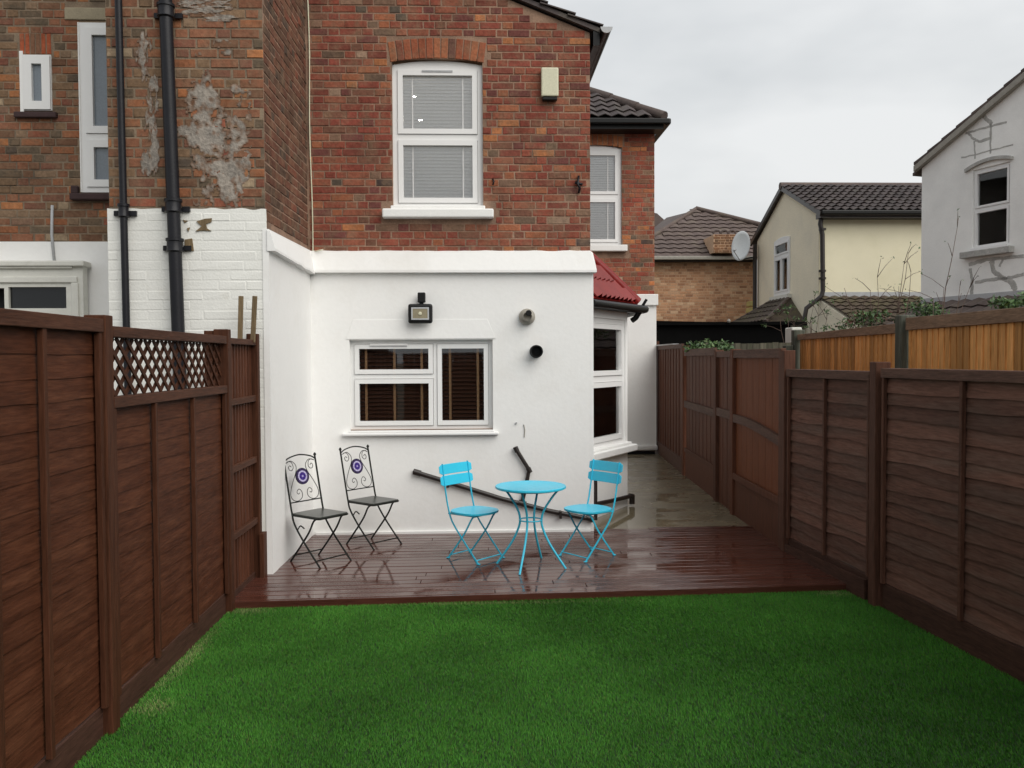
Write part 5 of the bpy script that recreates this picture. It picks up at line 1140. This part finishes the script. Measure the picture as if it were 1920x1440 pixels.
# small white gate-post wall behind the orange fence's first post
tag(one('wall_pier', M['offwhite'], None, (PY(1480, 620, 13.5).x, 13.4, 0), (PY(1500, 620, 13.5).x, 13.7, PY(1490, 614, 13.5).z), bevel=.02), 'short off-white rendered pier behind the first grey-green fence post', 'pier')

# ================================================================== PLANTS
def leaves(mb, c, r, n, size, pal, flat=.6, rnd=random):
    for _ in range(n):
        d = V((rnd.gauss(0, 1), rnd.gauss(0, 1), rnd.gauss(0, .8))).normalized() * (rnd.random() ** .45)
        p = V((c[0] + d.x * r[0], c[1] + d.y * r[1], c[2] + d.z * r[2])); s_ = size * rnd.uniform(.6, 1.3)
        nrm = (V((rnd.gauss(0, .7), rnd.gauss(0, .7) - .3, rnd.gauss(0, .5) + flat))).normalized(); a = nrm.orthogonal().normalized(); a = Matrix.Rotation(rnd.uniform(0, 6.28), 3, nrm) @ a; b = nrm.cross(a)
        col = pick(pal, rnd); mb.add([p - a * s_, p - b * s_ * .5 + nrm * s_ * .12, p + a * s_, p + b * s_ * .5 + nrm * s_ * .12], [(0, 1, 2, 3)], col)
GR = [((.05, .10, .03), 4), ((.075, .14, .04), 3), ((.03, .065, .022), 3), ((.14, .20, .08), 1)]
ivy = empty('ivy_bush', (3.55, 12.6, 0), 'green ivy clump spilling over top of dark gates', 'bush')
mb = MB(); c = PY(1330, 648, 12.5)
for i in range(9): leaves(mb, (c.x + random.uniform(-.26, .30), c.y + random.uniform(-.1, .2), c.z + random.uniform(-.10, .05)), (.15, .14, .11), 120, .030, GR)
mb.build('foliage', M['leaf'], ivy, kind='stuff')
MB().tube([(3.6, 12.7, 0), (3.55, 12.65, 1.0), (c.x, 12.6, c.z)], .02, 6).build('stem', M['twig'], ivy)
def bare_shrub(name, label, base, tips, nside, col, leafn, seed, cat='shrub'):
    rnd = random.Random(seed); e = empty(name, base, label, cat, 'shrubs beyond the orange fence'); mb = MB(); lm = MB(); B = V(base)
    for tp_ in tips:
        T = V(tp_); pts = [B]; 
        for i in range(1, 9):
            t = i / 8; bend = V((0, 0, .12 * math.sin(t * math.pi))); pts.append(B.lerp(T, t) + bend + V((rnd.gauss(0, .025), rnd.gauss(0, .02), 0)) * (1 if i < 8 else 0))
        mb.tube(pts, [.013 * (1 - .75 * i / 8) for i in range(9)], 5)
        for _ in range(nside):
            i = rnd.randint(4, 8); p = V(pts[i]); q = p + V((rnd.gauss(0, .16), rnd.gauss(0, .08), rnd.uniform(.05, .3))); mb.tube([p, p.lerp(q, .5) + V((0, 0, .02)), q], [.005, .004, .0025], 4)
            if leafn: leaves(lm, q, (.06, .06, .05), leafn, .022, GR, rnd=rnd)
    mb.build('branches', M['twig'], e, smooth=True)
    if lm.v: lm.build('foliage', M['leaf'], e, kind='stuff')
g3_ = lambda px, py, Y: tuple(PY(px, py, Y))
bare_shrub('bare_shrub', 'bare thin-twigged shrub reaching up against the cream side wall', (PY(1660, 640, 12).x, 12, 0), [g3_(1583, 540, 12), g3_(1600, 575, 12), g3_(1645, 520, 12), g3_(1632, 545, 12), g3_(1695, 495, 12), g3_(1703, 475, 12), g3_(1708, 510, 12), g3_(1615, 590, 12)], 5, None, 2, 3)
bare_shrub('bare_shrub', 'long arching bare branch before the white house gable', (PY(1720, 640, 11.5).x, 11.5, 0), [g3_(1795, 425, 11.5), g3_(1770, 540, 11.5), g3_(1800, 535, 11.5), g3_(1818, 540, 11.5), g3_(1750, 560, 11.5)], 4, None, 1, 4)
bare_shrub('leafy_climber', 'sparse leafy climber left of the orange fence panel', (PY(1500, 640, 13.9).x, 13.9, 0), [g3_(1478, 600, 14), g3_(1492, 612, 14), g3_(1525, 575, 14), g3_(1535, 592, 14), g3_(1550, 600, 14), g3_(1462, 590, 14), g3_(1520, 600, 14)], 8, None, 16, 5)
for nm, lb, px, py, Y, rr, cnt in (('evergreen_shrub', 'dark green leafy shrub between cream house and white house', 1715, 590, 12.6, (.42, .3, .30), 1100), ('evergreen_shrub', 'small dark green shrub at right edge above the orange fence', 1905, 582, 9.8, (.26, .25, .18), 600), ('low_shrub', 'loose reddish green shrub above middle of orange fence', 1610, 605, 12.2, (.46, .3, .20), 560)):
    c = PY(px, py, Y); e = empty(nm, (c.x, Y, 0), lb, 'shrub', 'shrubs beyond the orange fence'); mb = MB()
    for i in range(10): leaves(mb, (c.x + random.uniform(-1, 1) * rr[0] * .8, Y + random.uniform(-.2, .2), c.z + random.uniform(-1, .8) * rr[2] * .8), (rr[0] * .4, .2, rr[2] * .5), cnt // 10, .032, GR if nm[0] == 'e' else GR + [((.12, .06, .04), 3)])
    mb.build('foliage', M['leaf'], e, kind='stuff'); MB().tube([(c.x, Y, 0), (c.x + .05, Y, 1), (c.x, Y, c.z)], [.03, .02, .012], 6).build('stem', M['twig'], e)

# ================================================================== FURNITURE
def arc(c, r, a0, a1, n, ax=(1, 0, 0), ay=(0, 0, 1)):
    ax, ay = V(ax), V(ay); return [V(c) + ax * (r * math.cos(a0 + (a1 - a0) * i / n)) + ay * (r * math.sin(a0 + (a1 - a0) * i / n)) for i in range(n + 1)]
def spiral(c, r0_, r1_, a0, a1, n): return [(c[0] + (r0_ + (r1_ - r0_) * i / n) * math.cos(a0 + (a1 - a0) * i / n), c[1] + (r0_ + (r1_ - r0_) * i / n) * math.sin(a0 + (a1 - a0) * i / n)) for i in range(n + 1)]
def smooth_path(pts, n=6):
    pts = [V(p) for p in pts]; out = []
    for i in range(len(pts) - 1):
        p0, p1, p2, p3 = pts[max(i - 1, 0)], pts[i], pts[i + 1], pts[min(i + 2, len(pts) - 1)]
        for k in range(n):
            t = k / n; out.append(.5 * ((2 * p1) + (p2 - p0) * t + (2 * p0 - 5 * p1 + 4 * p2 - p3) * t * t + (3 * p1 - p0 - 3 * p2 + p3) * t ** 3))
    return out + [pts[-1]]
def mosaic_chair():
    t = empty('mosaic_chair', (0, 0, 0)); m = M['ironchair']; W2 = .175
    bk_ = lambda z: -.165 - (z - .43) * .22        # back leans
    for s in (-1, 1):
        y = s * W2
        MB().tube(smooth_path([(bk_(.90), y, .905), (bk_(.66), y, .66), (-.165, y, .44), (-.13, y, .34), (-.01, y, .20), (.20, y, .0)]), .0085, 8).build('leg', m, t, smooth=60)
        MB().tube(smooth_path([(.155, y * .9, .415), (.10, y * .9, .385), (.02, y * .9, .26), (-.21, y * .9, 0)]), .0085, 8).build('leg', m, t, smooth=60)
        MB().lathe((bk_(.9), y, .90), [(.008, 0), (.014, .008), (.012, .02), (.004, .03)], n=10).build('finial', m, t, smooth=60)
    MB().tube([(.155, -W2, .055), (.155, W2, .055)], .006, 6).build('stretcher', m, t); MB().tube([(-.175, -W2 * .9, .055), (-.175, W2 * .9, .055)], .006, 6).build('stretcher', m, t)
    MB().tube(smooth_path([(-.02, -W2 * .9, .31), (-.05, -W2, .335), (-.085, -W2, .30)]), .006, 6).build('hinge', m, t)
    # seat: thin plate on a rim
    mb = MB(); a, b, r = .185, .170, .03; pts = []
    for cx, cy, a0 in ((a - r, b - r, 0), (-a + r, b - r, 90), (-a + r, -b + r, 180), (a - r, -b + r, 270)):
        for i in range(5): th = R(a0 + 90 * i / 4); pts.append((cx + r * math.cos(th), cy + r * math.sin(th)))
    mb.prism([(x, y, .418) for x, y in pts], (0, 0, .012)); mb.build('seat', M['slab'], t, bevel=.003)
    MB().tube([(x, y, .414) for x, y in pts], .008, 6, closed=True).build('seat_rim', m, t)
    # back: cross bar, top arch, four scrolls
    bp = lambda y, z: (bk_(z), y, z)
    MB().tube([bp(-W2, .52), bp(W2, .52)], .0055, 6).build('cross_bar', m, t)
    MB().tube(smooth_path([bp(-W2, .875), bp(-.12, .905), bp(0, .925), bp(.12, .905), bp(W2, .875)]), .0065, 6).build('top_arch', m, t, smooth=True)
    for s in (-1, 1):
        top = [bp(s * y, z) for y, z in smooth_path2([(.105, .815), (.095, .835), (.115, .85), (.145, .835), (.145, .80), (.11, .785)][::-1][:0] or [(.105, .825), (.120, .838), (.135, .825), (.130, .802), (.105, .795), (.085, .82), (.095, .862), (.130, .875), (.16, .862)])]
        MB().tube(top[:], .0032, 6).build('scroll', m, t, smooth=True)
        mid = [bp(s * y, z) for y, z in smooth_path2([(.16, .862), (.10, .877), (.055, .835), (.065, .775), (.115, .69), (.155, .60), (.14, .545), (.085, .527), (.035, .555), (.03, .60), (.058, .628), (.085, .605), (.072, .585), (.058, .595)])]
        MB().tube(mid, .0032, 6).build('scroll', m, t, smooth=True)
    # mosaic medallion
    C = V(bp(0, .735)); nrm = V((-1, 0, -.22)).normalized(); e1 = V((0, 1, 0)); e2 = nrm.cross(e1).normalized(); mb = MB()
    if e2.z < 0: e2 = -e2
    nf = e1.cross(e2)
    def ring(r0_, r1_, n, cols, gap, d):
        for i in range(n):
            a0, a1 = 2 * math.pi * (i + gap) / n, 2 * math.pi * (i + 1 - gap) / n
            q = [C + (e1 * math.cos(a) + e2 * math.sin(a)) * r for a, r in ((a0, r0_), (a0, r1_), (a1, r1_), (a1, r0_))]
            mb.prism([p - nf * d for p in q], nf * 2 * d, cols[i % len(cols)])
    ring(.052, .072, 26, [(.035, .022, .075), (.05, .035, .10), (.03, .02, .06)], .07, .006); ring(.036, .051, 18, [(.50, .45, .66), (.42, .38, .60)], .05, .0058)
    ring(.012, .035, 8, [(.045, .02, .20), (.06, .03, .24)], .10, .006); ring(.0, .011, 8, [(.3, .26, .5)], 0, .0062)
    mb.build('mosaic_disc', M['mosaic'], t)
    MB().lathe(C - nf * .004, [(.074, 0), (.074, .008)], nf, 28).build('disc_rim', m, t)
    return t
def smooth_path2(pts): return [(p.x, p.y) for p in smooth_path([(a, b, 0) for a, b in pts], 5)]
def bistro_chair():
    t = empty('bistro_chair', (0, 0, 0)); m = M['blue']; W2 = .165; bk_ = lambda z: -.17 - (z - .43) * .17
    for s in (-1, 1):
        y = s * W2
        MB().tube(smooth_path([(bk_(.83), y, .84), (bk_(.62), y, .62), (-.168, y, .46), (-.12, y, .34), (0, y, .20), (.19, y, .0)]), [(.0045, .010)] * 31, 4, flat=(0, 1, 0)).build('leg', m, t)
        MB().tube(smooth_path([(.13, y * .88, .41), (.09, y * .88, .37), (0, y * .88, .23), (-.19, y * .88, .0)]), [(.0045, .010)] * 19, 4, flat=(0, 1, 0)).build('leg', m, t)
        MB().box((.175, y - .012, 0), (.205, y + .012, .008)).build('foot', m, t, bevel=.003); MB().box((-.205, y * .88 - .012, 0), (-.175, y * .88 + .012, .008)).build('foot', m, t, bevel=.003)
    for z in (.7875, .688):
        mb = MB(); n = 12; rows = []
        for i in range(n + 1):
            y = -.21 + .42 * i / n; e_ = 1 - max(0, (abs(y) - .185) / .025) ** 2 * .35; cv = .018 * (1 - (y / .21) ** 2)
            rows.append([(bk_(z - .044 * e_) - cv - .004, y, z - .044 * e_), (bk_(z + .044 * e_) - cv - .004, y, z + .044 * e_), (bk_(z + .044 * e_) - cv + .004, y, z + .044 * e_), (bk_(z - .044 * e_) - cv + .004, y, z - .044 * e_)])
        for r_ in rows: mb.v.extend(r_)
        for j in range(n):
            for q in range(4): mb.f.append((j * 4 + q, j * 4 + (q + 1) % 4, (j + 1) * 4 + (q + 1) % 4, (j + 1) * 4 + q)); mb.c.append(None)
        mb.f += [(3, 2, 1, 0), (n * 4, n * 4 + 1, n * 4 + 2, n * 4 + 3)]; mb.c += [None] * 2
        mb.build('back_slat', m, t, bevel=.003)
    pts = [(.20 * math.copysign(abs(math.cos(a)) ** .75, math.cos(a)), .20 * math.copysign(abs(math.sin(a)) ** .85, math.sin(a))) for a in [2 * math.pi * i / 36 for i in range(36)]]
    MB().prism([(x, y, .422) for x, y in pts], (0, 0, .010)).build('seat', m, t, bevel=.003)
    MB().tube([(x * .97, y * .97, .418) for x, y in pts], .007, 6, closed=True).build('seat_rim', m, t)
    MB().tube([(-.165, -W2, .405), (-.165, W2, .405)], .006, 6).build('crossbar', m, t); MB().tube([(.12, -W2 * .88, .40), (.12, W2 * .88, .40)], .006, 6).build('crossbar', m, t)
    MB().tube([(.165, -W2, .03), (.165, W2, .03)], .0055, 6).build('stretcher', m, t); MB().tube([(-.17, -W2 * .88, .03), (-.17, W2 * .88, .03)], .0055, 6).build('stretcher', m, t)
    for s in (-1, 1): MB().tube([(-.155, s * W2, .405), (.12, s * W2 * .92, .405)], .0055, 6).build('seat_rail', m, t)
    return t
def place(src, loc, ang, label, cat, group, copy=True):
    o = src.copy() if copy else src
    if copy:
        COL.objects.link(o)
        for ch_ in src.children: c = ch_.copy(); COL.objects.link(c); c.parent = o
    o.location = V((loc[0], loc[1], DZ)); o.rotation_euler = (0, 0, R(ang)); tag(o, label, cat, group); return o
mc = mosaic_chair()
place(mc, (-1.02, 8.24), -41, 'black iron mosaic-back folding chair standing under the kitchen window, right of the pair', 'chair', 'black mosaic chairs')
place(mc, (-1.405, 7.57), -39, 'black iron mosaic-back folding chair in corner against white side wall, left of the pair', 'chair', 'black mosaic chairs', copy=False)
bc = bistro_chair()
place(bc, (.97, 7.64), 217, 'turquoise folding bistro chair right of the round table, facing left', 'chair', 'turquoise bistro chairs')
place(bc, (-.045, 7.61), -42, 'turquoise folding bistro chair left of the round table, facing right', 'chair', 'turquoise bistro chairs', copy=False)
tbl = empty('bistro_table', (0, 0, 0)); m = M['blue']
MB().lathe((0, 0, .672), [(.296, 0), (.302, .004), (.302, .018), (.298, .022), (.29, .020)], n=64).build('table_top', m, tbl, smooth=30)
for k in range(4):
    a = R(45 + 90 * k + 24); ca_, sa_ = math.cos(a), math.sin(a)
    MB().tube(smooth_path([(r * ca_, r * sa_, z) for r, z in ((.245, .668), (.19, .60), (.125, .50), (.098, .42), (.105, .34), (.17, .20), (.31, .0))]), .0095, 8).build('leg', m, tbl, smooth=60)
MB().tube(arc((0, 0, .40), .098, 0, 2 * math.pi, 32, (1, 0, 0), (0, 1, 0))[:-1], .006, 6, closed=True).build('ring', m, tbl, smooth=True)
MB().tube(arc((0, 0, .665), .24, 0, 2 * math.pi, 40, (1, 0, 0), (0, 1, 0))[:-1], .006, 6, closed=True).build('top_ring', m, tbl, smooth=True)
tbl.location = (.435, 7.28, DZ); tag(tbl, 'round turquoise bistro table between its two chairs on wet deck', 'table')
